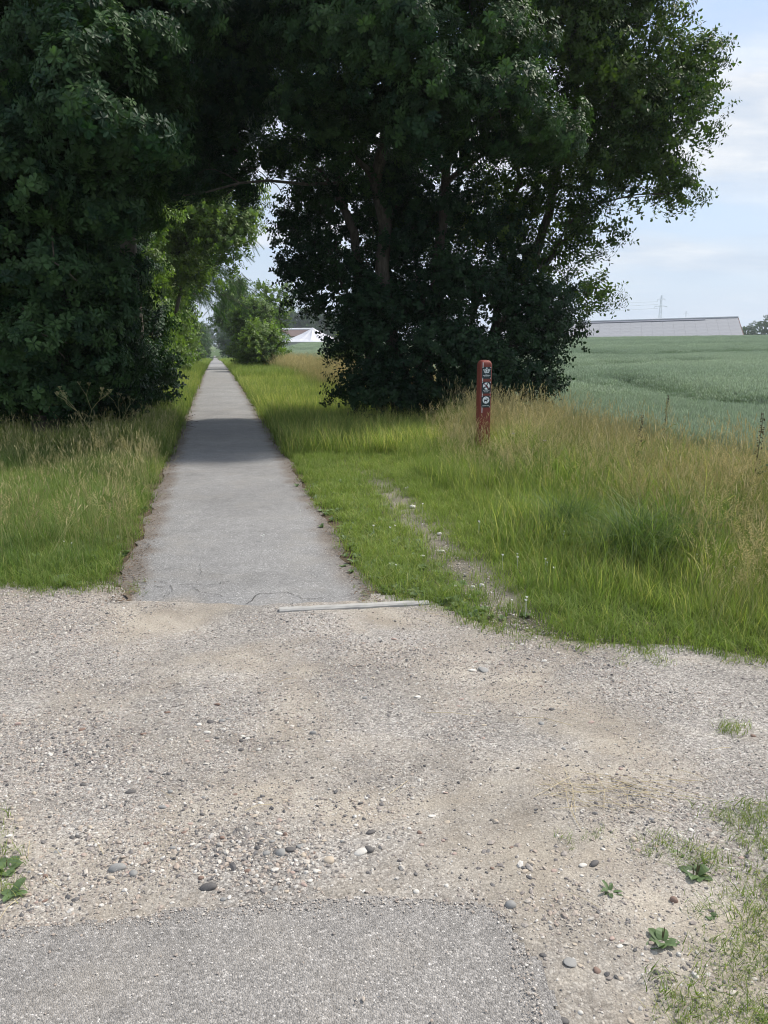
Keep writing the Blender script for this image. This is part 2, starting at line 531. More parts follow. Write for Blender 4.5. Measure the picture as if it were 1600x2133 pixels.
# where the crossing gravel road lies (polyline borders in metres)
FAR_X = [-40, -12, -2.6, -1.85, -1.62, -.2, .33, .56, 1.15, 2.0, 4, 12, 40]
FAR_Y = [6.5, 5.2, 4.95, 4.88, 4.86, 4.80, 4.56, 4.20, 3.95, 3.72, 3.2, 1.5, -4]
NEAR_X = [-40, -12, -2.0, -1.25, -1.12, .50, .62, .95, 1.45, 3, 12, 40]
NEAR_Y = [3.6, 3.0, 2.45, 2.30, 0.3, 0.3, 1.45, 1.95, 2.25, 1.5, -1, -8]
def far_edge(x):
    return np.interp(x, FAR_X, FAR_Y) + (vnoise(x * 1.0, x * 0, 3.0, 7) - .5) * .14 + (vnoise(x * 1.0, x * 0, 11.0, 8) - .5) * .06
def near_edge(x):
    return np.interp(x, NEAR_X, NEAR_Y) + (vnoise(x * 1.0, x * 0, 4.0, 9) - .5) * .12
def on_gravel(x, y):
    return (y < far_edge(x)) & (y > near_edge(x))
# far strip of old asphalt (the cycle path) and its near continuation under the camera
def far_path(x, y):
    u = path_u(x, y)
    n = (vnoise(x, y, 2.3, 21) - .5) * .10 + (vnoise(x, y, 9, 22) - .5) * .05
    hw = PATH_W / 2 + n
    lo = 4.50 + (vnoise(x, y * 0, 5, 23) - .5) * .12 + .16 * sstep(-.55, -.75, u)
    return (np.abs(u) < hw) & (y > lo)
def near_path(x, y):
    n = (vnoise(x, y, 5.0, 24) - .5) * .03 + (vnoise(x, y, 24, 28) - .5) * .022 + (vnoise(x, y, 55, 29) - .5) * .012
    right = .385 + .04 * sstep(1.9, 1.5, y)
    top = np.interp(x, [-3, -1.07, -.3, .1, .29, .34, .40], [1.62, 1.845, 1.955, 1.965, 1.945, 1.89, 1.72])
    return (x < right + n) & (y < top + n)
def z_road(x, y):
    x = np.asarray(x, float); y = np.asarray(y, float)
    z = terrain(x, y) + (vnoise(x, y, 2.2, 31) - .5) * .018 + (vnoise(x, y, 9, 32) - .5) * .008
    top = np.interp(x, [-3, -1.07, -.3, .1, .29, .34, .40], [1.62, 1.845, 1.955, 1.965, 1.945, 1.89, 1.72])
    under = sstep(.39, .34, x) * sstep(-.01, -.06, y - top)       # it passes below the asphalt here
    under = np.maximum(under, sstep(4.62, 4.74, y) * sstep(PATH_W / 2 + .02, PATH_W / 2 - .06, np.abs(path_u(x, y))))
    return z + .002 - .028 * under
def col_ground(X, Y):
    u = path_u(X, Y)
    C = np.empty(X.shape + (3,))
    C[:] = (.050, .055, .026)
    def mixin(mask, col):
        C[:] = C * (1 - mask[..., None]) + np.array(col) * mask[..., None]
    mixin(sstep(14, 40, Y), (.075, .12, .035))
    # bare earth along the asphalt
    e = np.exp(-((np.abs(u) - .86) / .13) ** 2) * sstep(4, 5, Y)
    mixin(np.clip(e, 0, 1), (.115, .085, .062))
    # worn track beside the path
    e = np.exp(-((u - (1.50 + .02 * Y)) / .26) ** 2) * sstep(12, 7, Y) * sstep(4, 4.6, Y)
    mixin(np.clip(e * 1.1, 0, 1) * (.6 + .4 * vnoise(X, Y, 5, 95)), (.25, .225, .185))
    # wheat field seen far off
    mixin(sstep(6.6, 8.0, u) * sstep(4, 6, Y), (.10, .15, .085))
    # meadow on the other side
    mixin(sstep(5.0, 7.0, -u) * sstep(5, 7, Y), (.17, .24, .05))
    # round the road
    g = sstep(.5, 0, Y - far_edge(X)) * sstep(-.6, .1, Y - near_edge(X))
    mixin(g, (.13, .11, .08))
    return C
xs = grid_axis(-1500, -6, 7, 1800, .09, 1.075)
ys = grid_axis(-60, 0.6, 16, 3000, .09, 1.05)
ground = sheet('ground', xs, ys, lambda x, y: terrain(x, y) - .006 - .035 * sstep(.08, -.12, y - far_edge(x)) * sstep(-1.75, -1.45, y - near_edge(x)), col_ground, M['soil'])
tag(ground, 'grassy verges, embankment and rising farmland on both sides of the path', kind='structure')
xs = grid_axis(-30, -3.2, 3.4, 30, .03, 1.06)
ys = grid_axis(-9, .8, 5.2, 6.4, .03, 1.1)
def gravel_keep(x, y): return (y < far_edge(x) + .06) & (y > near_edge(x) - 1.6)
road = sheet('gravel_road', xs, ys, z_road, lambda X, Y: np.ones(X.shape + (3,)), M['gravel'], gravel_keep)
tag(road, 'crossing gravel road of compacted sand and small stones', kind='structure')

def path_cols(X, Y):
    u = path_u(X, Y)
    C = np.ones(X.shape + (3,))
    e = sstep(.18, 0, PATH_W / 2 - np.abs(u) + (vnoise(X, Y, 6, 41) - .5) * .15)
    C *= (1 - e[..., None] * np.array([.30, .38, .45]))
    s = sstep(4.9, 4.5, Y + (vnoise(X, Y, 4, 42) - .5) * .5) * sstep(-.2, -.5, u)
    C *= 1 + s[..., None] * np.array([.45, .25, 0])
    return C
def ribbon_sheet(name, s0, s1, mat):
    """the cycle path as a strip in its own length and width directions"""
    ys_ = [4.36]
    st = .05
    while ys_[-1] < s1:
        if ys_[-1] > 12: st *= 1.05
        ys_.append(ys_[-1] + st)
    us = np.linspace(-PATH_W / 2 - .1, PATH_W / 2 + .1, 40)
    V = []; C = []
    ysv = np.array(ys_)
    Yg, Ug = np.meshgrid(ysv, us, indexing='ij')
    Xg = path_c(Yg) + Ug / .9775
    n = (vnoise(Xg, Yg, 2.3, 21) - .5) * .12 + (vnoise(Xg, Yg, 9, 22) - .5) * .06
    # move the outermost columns in and out so that the edge is ragged
    Ue = Ug * (1 + (n - .06) / (PATH_W / 2))
    front = np.where(Yg < 4.9, .14 * sstep(-.45, -.75, Ug) + (vnoise(Xg, Xg * 0, 5, 23) - .5) * .16, 0) * sstep(4.9, 4.4, Yg)
    Y2 = Yg + front
    X2 = path_c(Y2) + Ue / .9775
    crown = .014 * (1 - (Ug / (PATH_W / 2)) ** 2)
    Z = path_z(Y2) + .006 + crown + (vnoise(X2, Y2, 1.5, 25) - .5) * .012 * sstep(4.5, 6, Y2) - .030 * sstep(4.80, 4.42, Y2) ** 1.5
    Z = Z + np.clip(Y2 - 60, 0, None) * .0009
    nx = len(us); ny = len(ysv)
    V = np.stack([X2, Y2, Z], -1).reshape(-1, 3)
    i = np.arange((ny - 1) * (nx - 1)); r = i // (nx - 1); c = i % (nx - 1); a = r * nx + c
    F = np.stack([a, a + 1, a + nx + 1, a + nx], 1)
    me = bpy.data.meshes.new(name)
    me.vertices.add(len(V)); me.vertices.foreach_set('co', V.astype(np.float32).ravel())
    me.loops.add(F.size); me.loops.foreach_set('vertex_index', F.ravel().astype(np.int32))
    me.polygons.add(len(F)); me.polygons.foreach_set('loop_start', np.arange(0, F.size, 4, dtype=np.int32))
    me.update(calc_edges=True)
    at_ = me.color_attributes.new('col', 'FLOAT_COLOR', 'POINT')
    Cc = np.ones((len(V), 4), np.float32); Cc[:, :3] = path_cols(X2, Y2).reshape(-1, 3)
    at_.data.foreach_set('color', Cc.ravel())
    me.polygons.foreach_set('use_smooth', np.ones(len(F), bool))
    me.materials.append(mat)
    return link(bpy.data.objects.new(name, me))
path = ribbon_sheet('cycle_path', 4.4, 900, M['asphalt'])
tag(path, 'narrow grey asphalt cycle path running straight to the horizon', kind='structure')
xs = grid_axis(-3.2, -1.3, .46, .5, .012, 1.2); ys = grid_axis(-3, 1.2, 2.05, 2.1, .012, 1.2)
npath = sheet('asphalt_apron', xs, ys, lambda x, y: terrain(x, y) + .012 + (vnoise(x, y, 1.3, 26) - .5) * .008, lambda X, Y: np.ones(X.shape + (3,)) * np.array([1.06, 1.02, .98]), M['asphalt'], near_path)
tag(npath, 'end of the asphalt path on the near side of the gravel road', kind='structure')

# cracks in the far asphalt where it meets the gravel
def on_path_z(x, y):
    u = path_u(x, y)
    return path_z(y) + .006 + .014 * (1 - (u / (PATH_W / 2)) ** 2) + .0045 - .030 * sstep(4.80, 4.42, y) ** 1.5
mb = MB()
def crack(pts, w):
    P = []
    for (a, b), (c, d) in zip(pts[:-1], pts[1:]):
        k = 7
        for i in range(k):
            t = i / k
            p = gp(a + (c - a) * t + random.uniform(-2.5, 2.5), b + (d - b) * t + random.uniform(-1.2, 1.2))
            P.append((p[0], p[1]))
    p = gp(*pts[-1]); P.append((p[0], p[1]))
    vs = []; fs = []
    for i, (x, y) in enumerate(P):
        x0, y0 = P[max(0, i - 1)]; x1, y1 = P[min(len(P) - 1, i + 1)]
        dx, dy = x1 - x0, y1 - y0; l = math.hypot(dx, dy) + 1e-9
        ww = .6 * w * random.uniform(.2, 1.5) * (.2 if i in (0, len(P) - 1) else 1)
        for s in (-1, 1):
            xx, yy = x - s * dy / l * ww, y + s * dx / l * ww
            vs.append((xx, yy, on_path_z(xx, yy)))
        if i: fs.append((2 * i - 2, 2 * i, 2 * i + 1, 2 * i - 1))
    mb.add(vs, fs)
crack([(285, 1215), (340, 1228), (395, 1222), (440, 1226), (480, 1216)], .0035)
crack([(318, 1195), (360, 1188), (420, 1200), (470, 1204)], .003)
crack([(340, 1250), (360, 1236), (352, 1222), (330, 1214)], .003)
crack([(395, 1222), (418, 1240), (470, 1248)], .003)
crack([(512, 1262), (540, 1244), (600, 1240), (632, 1252)], .004)
crack([(632, 1252), (680, 1250)], .003)
crack([(416, 1180), (418, 1200), (410, 1222)], .002)
crack([(340, 1108), (400, 1112), (470, 1108), (560, 1114)], .002)
o = mb.build('crack', M['crack'], path); o['kind'] = 'stuff'

# ------------------------------------------------------------------ loose stones
def stone_mb(seed, flat=.55, sub=1):
    import bmesh
    r = random.Random(seed)
    bm = bmesh.new()
    bmesh.ops.create_icosphere(bm, subdivisions=sub, radius=1.0)
    ax = Vector((r.uniform(.85, 1.25), r.uniform(.6, .9), flat * r.uniform(.8, 1.2)))
    ph = [Vector((r.uniform(-1, 1), r.uniform(-1, 1), r.uniform(-1, 1))).normalized() for _ in range(5)]
    cut = [r.uniform(.55, .85) for _ in ph]
    mb = MB()
    for v in bm.verts:
        p = v.co.copy()
        for d, c in zip(ph, cut):
            k = p.dot(d)
            if k > c: p -= d * (k - c) * .85
        v.co = Vector((p.x * ax.x, p.y * ax.y, p.z * ax.z))
    bm.verts.index_update()
    mb.add([v.co[:] for v in bm.verts], [tuple(v.index for v in f.verts) for f in bm.faces])
    bm.free()
    return mb
peb = [asset(stone_mb(100 + i, .5), 'pebble_shape', M['pebble']) for i in range(6)]
def ground_pts(n, x0, x1, y0, y1, power=1.0):
    t = rng.random(n) ** power
    y = y0 + (y1 - y0) * t
    x = x0 + (x1 - x0) * rng.random(n)
    return x, y
def visible(x, y, z, m=80):
    a, b = proj(x, y, z)
    return (a > -m) & (a < 1600 + m) & (b < 2133 + m)
X, Y = ground_pts(640000, -3.4, 3.4, 1.25, 5.1, 1.15)
dn = vnoise(X, Y, 1.1, 51) * .6 + vnoise(X, Y, 3.7, 52) * .4
dn -= .16 * (np.exp(-((path_u(X, Y) + .35) / .13) ** 2) + np.exp(-((path_u(X, Y) - .62) / .15) ** 2)) * vnoise(X, Y, 1.5, 53)
k = ((on_gravel(X, Y)) | ((Y < far_edge(X) + .16) & (Y > near_edge(X)) & (rng.random(len(X)) < .5)) | ((Y < near_edge(X)) & (Y > near_edge(X) - .9) & (X > .4) & (rng.random(len(X)) < .6))) & (rng.random(len(X)) < np.clip((dn - .30) * 3.0, .12, 1)) & ~near_path(X, Y) & ~((np.abs(path_u(X, Y)) < .74) & (Y > 4.56 + .1 * vnoise(X, Y, 6, 90)))
k &= visible(X, Y, 0 * X)
X, Y = X[k], Y[k]
n = len(X)
sz = np.clip(rng.lognormal(math.log(.0022), .58, n), .0012, .0105) * (.75 + .6 * vnoise(X, Y, 2.4, 54))
# a few windrows of coarser stones, as at the edge of the near asphalt
near_a = np.exp(-((Y - 2.12) / .16) ** 2) * (X < .6)
sz *= 1 + .45 * near_a
pos = np.stack([X, Y, z_road(X, Y) + sz * .08], 1)
rot = np.stack([rng.normal(0, .25, n), rng.normal(0, .25, n), rng.random(n) * 6.28], 1)
scl = np.stack([sz, sz, sz * rng.uniform(.6, 1.2, n)], 1)
gr = scatter('gravel', pos, rot, scl, rng.integers(0, 6, n), rng.random(n), peb)
tag(gr, 'loose pebbles and grit covering the crossing gravel road', kind='stuff')
print('gravel', n)
# grit strewn over the asphalt
X, Y = ground_pts(500, -1.4, .36, 1.3, 1.96)
xe = rng.uniform(-1.15, .34, 1300); ye = np.interp(xe, [-3, -1.07, -.3, .1, .29, .34, .40], [1.62, 1.845, 1.955, 1.965, 1.945, 1.89, 1.72]) - np.abs(rng.normal(0, .03, 1300))
ys2 = rng.uniform(1.4, 1.9, 450); X = np.concatenate([X, xe, .385 - np.abs(rng.normal(0, .025, 450))]); Y = np.concatenate([Y, ye, ys2])
k = near_path(X, Y); X, Y = X[k], Y[k]
Y2 = rng.uniform(4.45, 9, 900); U2 = rng.uniform(-.77, .77, 900); k = rng.random(900) < .06 + .9 * (np.abs(U2) > .66)
X2 = path_c(Y2) + U2
X = np.concatenate([X, X2[k]]); Y = np.concatenate([Y, Y2[k]]); n = len(X)
Z = np.where(Y < 3, .014, on_path_z(X, Y) - .004)
sz = np.clip(rng.lognormal(math.log(.0019), .5, n), .001, .007)
scatter('grit', np.stack([X, Y, Z], 1), np.stack([X * 0, X * 0, rng.random(n) * 6.28], 1), sz, rng.integers(0, 6, n), .3 + .7 * rng.random(n), peb)['kind'] = 'stuff'

# the stones one can pick out, one object each, parts of the road
big_meshes = {}
for i in range(8):
    for j, mt in enumerate(STONES):
        pass
shapes = [stone_mb(300 + i, .62, 2) for i in range(7)]
def stone_mesh(i, j):
    if (i, j) not in big_meshes:
        me = shapes[i].mesh('stone', STONES[j]); me.polygons.foreach_set('use_smooth', [True] * len(me.polygons)); big_meshes[(i, j)] = me
    return big_meshes[(i, j)]
def put_stone(px, py, w, j, flat=1.0, i=None):
    """w: width in photo pixels"""
    g = gp(px, py, 0)
    z = float(z_road(g[0], g[1]))
    g = gp(px, py, z)
    r = w / FPX * math.hypot(g[1], CAM_H) / 2 * .95
    i = random.randrange(7) if i is None else i
    o = link(bpy.data.objects.new('stone', stone_mesh(i, j)), road)
    o.location = (g[0], g[1], z + r * .06)
    o.scale = (r, r, r * flat)
    o.rotation_euler = (random.gauss(0, .15), random.gauss(0, .15), random.uniform(-.6, .6) + (math.pi if random.random() < .5 else 0))
named = [(245, 1810, 34, 0, 1.1), (434, 1850, 34, 1, .9), (278, 1820, 24, 0, .7), (585, 1778, 26, 0, .9), (605, 1770, 24, 1, .8), (627, 1763, 20, 0, .8),
         (768, 1772, 26, 1, .9), (752, 1776, 26, 4, .7), (685, 1793, 28, 2, .8), (594, 1740, 12, 3, 1.9), (773, 1734, 18, 1, .8), (555, 1778, 20, 0, .7),
         (440, 1504, 18, 1, .8), (463, 1502, 18, 0, .9), (432, 1526, 16, 4, .7), (415, 1510, 16, 4, .6), (652, 1528, 13, 0, 1.6), (36, 1509, 18, 5, .7),
         (172, 1520, 16, 3, .7), (299, 1529, 15, 3, .7), (503, 1544, 14, 1, .6), (502, 1562, 16, 1, .5), (453, 1468, 14, 3, .8), (1064, 1886, 28, 0, .9),
         (1238, 1800, 20, 1, 1.0), (1215, 1803, 18, 4, .7), (1190, 2005, 34, 0, .35), (1244, 2022, 18, 3, .8), (1122, 2008, 14, 3, .9), (1130, 1990, 14, 1, .6),
         (1175, 2128, 24, 1, .6), (1404, 1876, 20, 3, 1.1), (1008, 1396, 30, 0, .5), (985, 1397, 16, 4, .6), (1370, 2026, 16, 1, .7), (90, 1590, 14, 1, .6),
         (173, 1635, 13, 1, .7), (272, 1650, 18, 1, .7), (424, 1662, 13, 0, .9), (1128, 1508, 16, 0, .8), (870, 1452, 16, 4, .8), (875, 1735, 14, 3, .8),
         (1320, 1750, 20, 2, .8), (1440, 1730, 14, 4, .7), (355, 1650, 14, 0, .8), (338, 1682, 16, 0, .9), (1150, 1478, 16, 1, .5), (900, 1700, 14, 4, .4),
         (505, 1895, 10, 1, .8), (18, 1962, 12, 1, .5), (1005, 1938, 13, 4, .4), (560, 1800, 14, 0, .7), (610, 1800, 12, 4, .8), (515, 1815, 16, 3, .7), (660, 1815, 16, 4, .8),
         (1350, 1300, 20, 3, .5), (1175, 1560, 12, 0, .6), (150, 1745, 14, 1, .6), (163, 1743, 13, 1, .7), (305, 1757, 14, 3, .7), (120, 1775, 16, 0, .5)]
for a in named: put_stone(*a)
cnt = 0
while cnt < 150:
    px = random.uniform(-10, 1600); py = random.choice((random.uniform(1300, 1900), random.uniform(1640, 1900), random.uniform(1700, 1880)))
    if px > 1100 and random.random() < .3: py = random.uniform(1880, 2130); px = random.uniform(1130, 1560)
    g = gp(px, py)
    if not on_gravel(g[0], g[1]) or near_path(g[0] - .02, g[1] - .02): continue
    put_stone(px, py, random.uniform(8, 14) * (1 + .1 * (py > 1700)), random.choices(range(6), (2.5, .8, 6, 1.8, 3.5, 4.5))[0], random.uniform(.5, .95)); cnt += 1

# pale stones and bits lying in the worn track
for px, py, w, j in ((860, 1057, 15, 4), (920, 1150, 13, 4), (1003, 1222, 14, 4), (948, 1222, 10, 4), (880, 1160, 10, 4), (985, 1225, 12, 4), (915, 1113, 11, 4)):
    g = gp(px, py, .02)
    r = w / FPX * math.hypot(g[1], CAM_H) / 2
    o = link(bpy.data.objects.new('stone', stone_mesh(random.randrange(7), j)), ground)
    o.location = (g[0], g[1], .02 + r * .3); o.scale = (r, r, r)

# concrete edging stone beside the end of the asphalt
mb = MB()
A = gp(582, 1268, .02); B = gp(893, 1252, .02)
d = (B - A); Lk = np.linalg.norm(d[:2]); dirk = d[:2] / Lk; nrm = np.array([-dirk[1], dirk[0]])
nseg = 26; prof = [(-.028, -.06), (-.028, .010), (-.017, .020), (.017, .021), (.028, .010), (.028, -.06)]
vs = []; fs = []
for i in range(nseg + 1):
    t = i / nseg; c = A[:2] + d[:2] * t
    taper = 1 - .35 * sstep(.86, 1, t) * random.uniform(.6, 1)
    for (o_, z_) in prof:
        w_ = o_ * taper + random.uniform(-.0018, .0018)
        vs.append((c[0] + nrm[0] * w_, c[1] + nrm[1] * w_, .003 + z_ - .004 * sstep(.85, 1, t) + random.uniform(-.0016, .0016)))
n6 = len(prof)
for i in range(nseg):
    for k in range(n6 - 1):
        fs.append((i * n6 + k, i * n6 + k + 1, (i + 1) * n6 + k + 1, (i + 1) * n6 + k))
fs.append(tuple(range(n6))); fs.append(tuple(nseg * n6 + k for k in range(n6))[::-1])
mb.add(vs, fs)
o = mb.build('kerb_stone', M['concrete'])
tag(o, 'long narrow pale concrete edging stone set where the asphalt meets the gravel', 'kerb stone')

# ------------------------------------------------------------------ red marker post with three plates
m, nt, out = new_mat('red_paint')
co = obj_co(nt)
mpn = node(nt, 'ShaderNodeMapping', inp={'Scale': (40, 40, 2.2)}); nt.links.new(co, mpn.inputs[0])
v = noise(nt, 1.5, 7, .65, mpn.outputs[0], .2); w = noise(nt, 5, 4, .6, co)
c = rampf(nt, v, [(.3, (.165, .036, .028)), (.7, (.255, .060, .045))])
c = mixrgb(nt, rampf(nt, w, [(.55, 0), (.8, .3)]), c, (.25, .12, .09))
principled(nt, out, c, .6, .35, v, .35, .004)
M['red_paint'] = m
M['plate'] = plain('plate', (.012, .030, .038), .35, .5, .05)
M['print_white'] = plain('print_white', (.80, .84, .86), .5, .4, .02)
M['print_dark'] = plain('print_dark', (.012, .020, .030), .5, .4, .02)
M['print_red'] = plain('print_red', (.16, .02, .04), .5, .4, .02)
M['screw'] = plain('screw', (.75, .75, .74), .3, .8, .03)
PY = 11.2
pt = at(1010, 750, PY); pb = at(1010, 945, PY)
PZ = float(terrain(pt[0], PY))
PH = pt[2] - PZ
PWD = 24.5 / FPX * PY          # width of the front
post = empty('marker_post', (pt[0] - .003, PY, PZ), R(13))
tag(post, 'square dark red wooden post with three small dark plates, standing in tall grass', 'post')
hw = PWD / 2
mb = MB(); mb.smooth = False
def rsq(h, r, n=4):
    pts = []
    for cx, cyy, a0 in ((h - r, h - r, 0), (-(h - r), h - r, 90), (-(h - r), -(h - r), 180), (h - r, -(h - r), 270)):
        for i in range(n + 1):
            a = R(a0 + 90 * i / n); pts.append((cx + r * math.cos(a), cyy + r * math.sin(a)))
    return pts
levels = [(-.25, 1.0, .22), (PH * .3, 1.0, .22), (PH * .6, 1.0, .22), (PH - .075, 1.0, .22), (PH - .05, .975, .25), (PH - .028, .90, .3), (PH - .012, .77, .4), (PH - .003, .58, .5), (PH, .3, .6)]
vs = []; fs = []
for z, s_, r_ in levels:
    for (x, y) in rsq(hw * s_, hw * s_ * r_): vs.append((x, y, z))
nn = 20
for i in range(len(levels) - 1):
    for k in range(nn): fs.append((i * nn + k, i * nn + (k + 1) % nn, (i + 1) * nn + (k + 1) % nn, (i + 1) * nn + k))
fs.append(tuple((len(levels) - 1) * nn + k for k in range(nn)))
mb.add(vs, fs)
body = mb.build('post_body', M['red_paint'], post)
body.data.polygons.foreach_set('use_smooth', [True] * (len(body.data.polygons) - 1) + [False])
px2m = PY / FPX
yf = -hw
def text_mesh(txt, w, h, loc, parent, bold=0.0):
    cu = bpy.data.curves.new('lettering', 'FONT'); cu.body = txt; cu.align_x = 'CENTER'; cu.align_y = 'CENTER'; cu.size = 1; cu.extrude = .02; cu.offset = bold; cu.resolution_u = 3
    to = bpy.data.objects.new('lettering', cu)
    COL.objects.link(to); bpy.context.view_layer.update()
    dg = bpy.context.evaluated_depsgraph_get()
    me = bpy.data.meshes.new_from_object(to.evaluated_get(dg))
    COL.objects.unlink(to); bpy.data.objects.remove(to)
    co = np.empty(len(me.vertices) * 3, np.float32); me.vertices.foreach_get('co', co); co = co.reshape(-1, 3)
    mn, mx = co.min(0), co.max(0)
    sx = w / (mx[0] - mn[0]); sy = h / (mx[1] - mn[1])
    q = np.empty_like(co)
    q[:, 0] = (co[:, 0] - (mn[0] + mx[0]) / 2) * sx; q[:, 2] = (co[:, 1] - (mn[1] + mx[1]) / 2) * sy; q[:, 1] = (co[:, 2] > 0) * -.0015
    me.vertices.foreach_set('co', q.ravel()); me.materials.clear(); me.materials.append(M['print_white']); me.update()
    o = link(bpy.data.objects.new('lettering', me), parent); o.location = loc
    return o
def disc(name, cx, cz, r, y, mat, parent, n=28, th=.0015):
    mb = MB(); f = [(cx + r * math.cos(2 * math.pi * i / n), y - th, cz + r * math.sin(2 * math.pi * i / n)) for i in range(n)]
    b = [(p[0], y, p[2]) for p in f]
    mb.add(f + b, [tuple(range(n))] + [(i, i + n, (i + 1) % n + n, (i + 1) % n) for i in range(n)])
    return mb.build(name, mat, parent)
def flat(name, polys, y, mat, parent, th=.0012):
    mb = MB()
    for pl in polys:
        n = len(pl)
        mb.add([(a, y - th, b) for a, b in pl] + [(a, y, b) for a, b in pl], [tuple(range(n))] + [(i, i + n, (i + 1) % n + n, (i + 1) % n) for i in range(n)])
    return mb.build(name, mat, parent)
ptop = PH - (763.5 - 750) * px2m * 1.0
PW = 19.5 * px2m
plx = 0.004
def plate(top, h, lab):
    zc_ = top - h / 2
    mb = MB(); mb.box((0, 0, 0), (PW, .003, h))
    o = mb.build('plate', M['plate'], post)
    o.location = (plx, yf - .0025, zc_); o['label'] = lab
    for sx in (-1, 1):
        for sz in (-1, 1):
            disc('screw', sx * PW * .43, sz * h * .455, .0062, -.0015, M['screw'], o, 10, .003)
    return o
h1 = 23.5 * px2m; h2 = 24 * px2m
o1 = plate(ptop, h1, 'dark plate with a white crown emblem and ministry lettering')
o2 = plate(ptop - (793.0 - 763.5) * px2m, h2, 'dark plate with a round no motor vehicles symbol')
o3 = plate(ptop - (821.3 - 763.5) * px2m, h2, 'dark plate with a round dog on lead symbol')
def k_(pts, s=1.0): return [(a * s, b * s) for a, b in pts]
u = PW / 20.0                                            # about one photo pixel
cz = 3.6 * u
cp = [[(-5.0 * u, cz - 3.6 * u), (5.0 * u, cz - 3.6 * u), (5.0 * u, cz - 2.5 * u), (-5.0 * u, cz - 2.5 * u)]]
for s_ in (-1, 1):
    def arc(x0, x1, x2, wb, wt):
        P0, P1, P2 = (x0, -2.1), (x1, 1.2), (x2, 3.6)
        l = []; r = []
        for i in range(8):
            t = i / 7
            x = (1 - t) ** 2 * P0[0] + 2 * t * (1 - t) * P1[0] + t * t * P2[0]; z = (1 - t) ** 2 * P0[1] + 2 * t * (1 - t) * P1[1] + t * t * P2[1]
            w_ = wb + (wt - wb) * t
            l.append((s_ * (x - w_) * u, cz + z * u)); r.append((s_ * (x + w_) * u, cz + z * u))
        return l + r[::-1]
    cp.append(arc(4.2, 6.4, 7.2, .55, .75)); cp.append(arc(2.3, 4.6, 3.4, .5, .75))
    cp.append([(s_ * 7.2 * u, cz + 3.2 * u), (s_ * 5.6 * u, cz + 4.4 * u), (s_ * 4.9 * u, cz + 3.9 * u), (s_ * 6.4 * u, cz + 2.8 * u)])
    cp.append([(s_ * 3.9 * u, cz + 3.4 * u), (s_ * 2.6 * u, cz + 4.7 * u), (s_ * .6 * u, cz + 5.1 * u), (s_ * .6 * u, cz + 4.2 * u), (s_ * 2.3 * u, cz + 3.7 * u)])
cp.append([(-.7 * u, cz - 2.1 * u), (.7 * u, cz - 2.1 * u), (1.4 * u, cz + 1.2 * u), (.8 * u, cz + 3.4 * u), (-.8 * u, cz + 3.4 * u), (-1.4 * u, cz + 1.2 * u)])
cp.append([(math.cos(a) * 1.2 * u, cz + 5.5 * u + math.sin(a) * 1.0 * u) for a in np.linspace(0, 2 * math.pi, 10)[:-1]])
cp.append([(-.35 * u, cz + 6.3 * u), (.35 * u, cz + 6.3 * u), (.35 * u, cz + 8.2 * u), (-.35 * u, cz + 8.2 * u)])
cp.append([(-1.0 * u, cz + 7.1 * u), (1.0 * u, cz + 7.1 * u), (1.0 * u, cz + 7.6 * u), (-1.0 * u, cz + 7.6 * u)])
flat('crown_emblem', cp, -.0016, M['print_white'], o1)
text_mesh('Miljø- og', 7 * u, 1.6 * u, (0, -.0018, -2.6 * u), o1, .01)
text_mesh('Fødevareministeriet', 16.0 * u, 2.0 * u, (0, -.0018, -5.3 * u), o1, .015)
text_mesh('Naturstyrelsen', 11.5 * u, 1.2 * u, (0, -.0018, -7.9 * u), o1)
Rr = 7.4 * u; z2 = 3.2 * u
d2 = disc('sign_disc', 0, z2, Rr, -.0016, M['print_white'], o2)
flat('moped_pictogram', [
    [(x + 0, z) for x, z in [(-5.2 * u + 1.9 * u * math.cos(a), z2 - 4.0 * u + 1.9 * u * math.sin(a)) for a in np.linspace(0, 6.28, 12)[:-1]]],
    [(3.4 * u + 1.9 * u * math.cos(a), z2 - 4.0 * u + 1.9 * u * math.sin(a)) for a in np.linspace(0, 6.28, 12)[:-1]],
    [(-4.6 * u, z2 - 3.2 * u), (2.6 * u, z2 - 3.2 * u), (2.0 * u, z2 - .8 * u), (-1.5 * u, z2 - 1.4 * u), (-4.8 * u, z2 - 1.2 * u)],
    [(1.8 * u, z2 - 1.4 * u), (3.2 * u, z2 - 3.2 * u), (3.9 * u, z2 - 2.6 * u), (2.6 * u, z2 + 1.0 * u), (1.8 * u, z2 + 1.0 * u)],
    [(-2.6 * u, z2 - 1.2 * u), (.2 * u, z2 - 1.2 * u), (2.6 * u, z2 + 3.2 * u), (.4 * u, z2 + 4.0 * u)],
    [(2.2 * u + 1.5 * u * math.cos(a), z2 + 4.6 * u + 1.5 * u * math.sin(a)) for a in np.linspace(0, 6.28, 10)[:-1]]], -.0032, M['print_dark'], o2, .0008)
q = .70710678
sl = [(-q * Rr * .98 - .9 * u * q, z2 + q * Rr * .98 - .9 * u * q), (q * Rr * .98 - .9 * u * q, z2 - q * Rr * .98 - .9 * u * q), (q * Rr * .98 + .9 * u * q, z2 - q * Rr * .98 + .9 * u * q), (-q * Rr * .98 + .9 * u * q, z2 + q * Rr * .98 + .9 * u * q)]
flat('slash', [sl], -.0042, M['print_red'], o2, .0008)
text_mesh('Motorkørsel', 13.0 * u, 1.7 * u, (0, -.0018, -6.3 * u), o2, .015)
text_mesh('forbudt', 8.5 * u, 1.6 * u, (0, -.0018, -8.6 * u), o2, .015)
disc('sign_disc', 0, z2, Rr, -.0016, M['print_white'], o3)
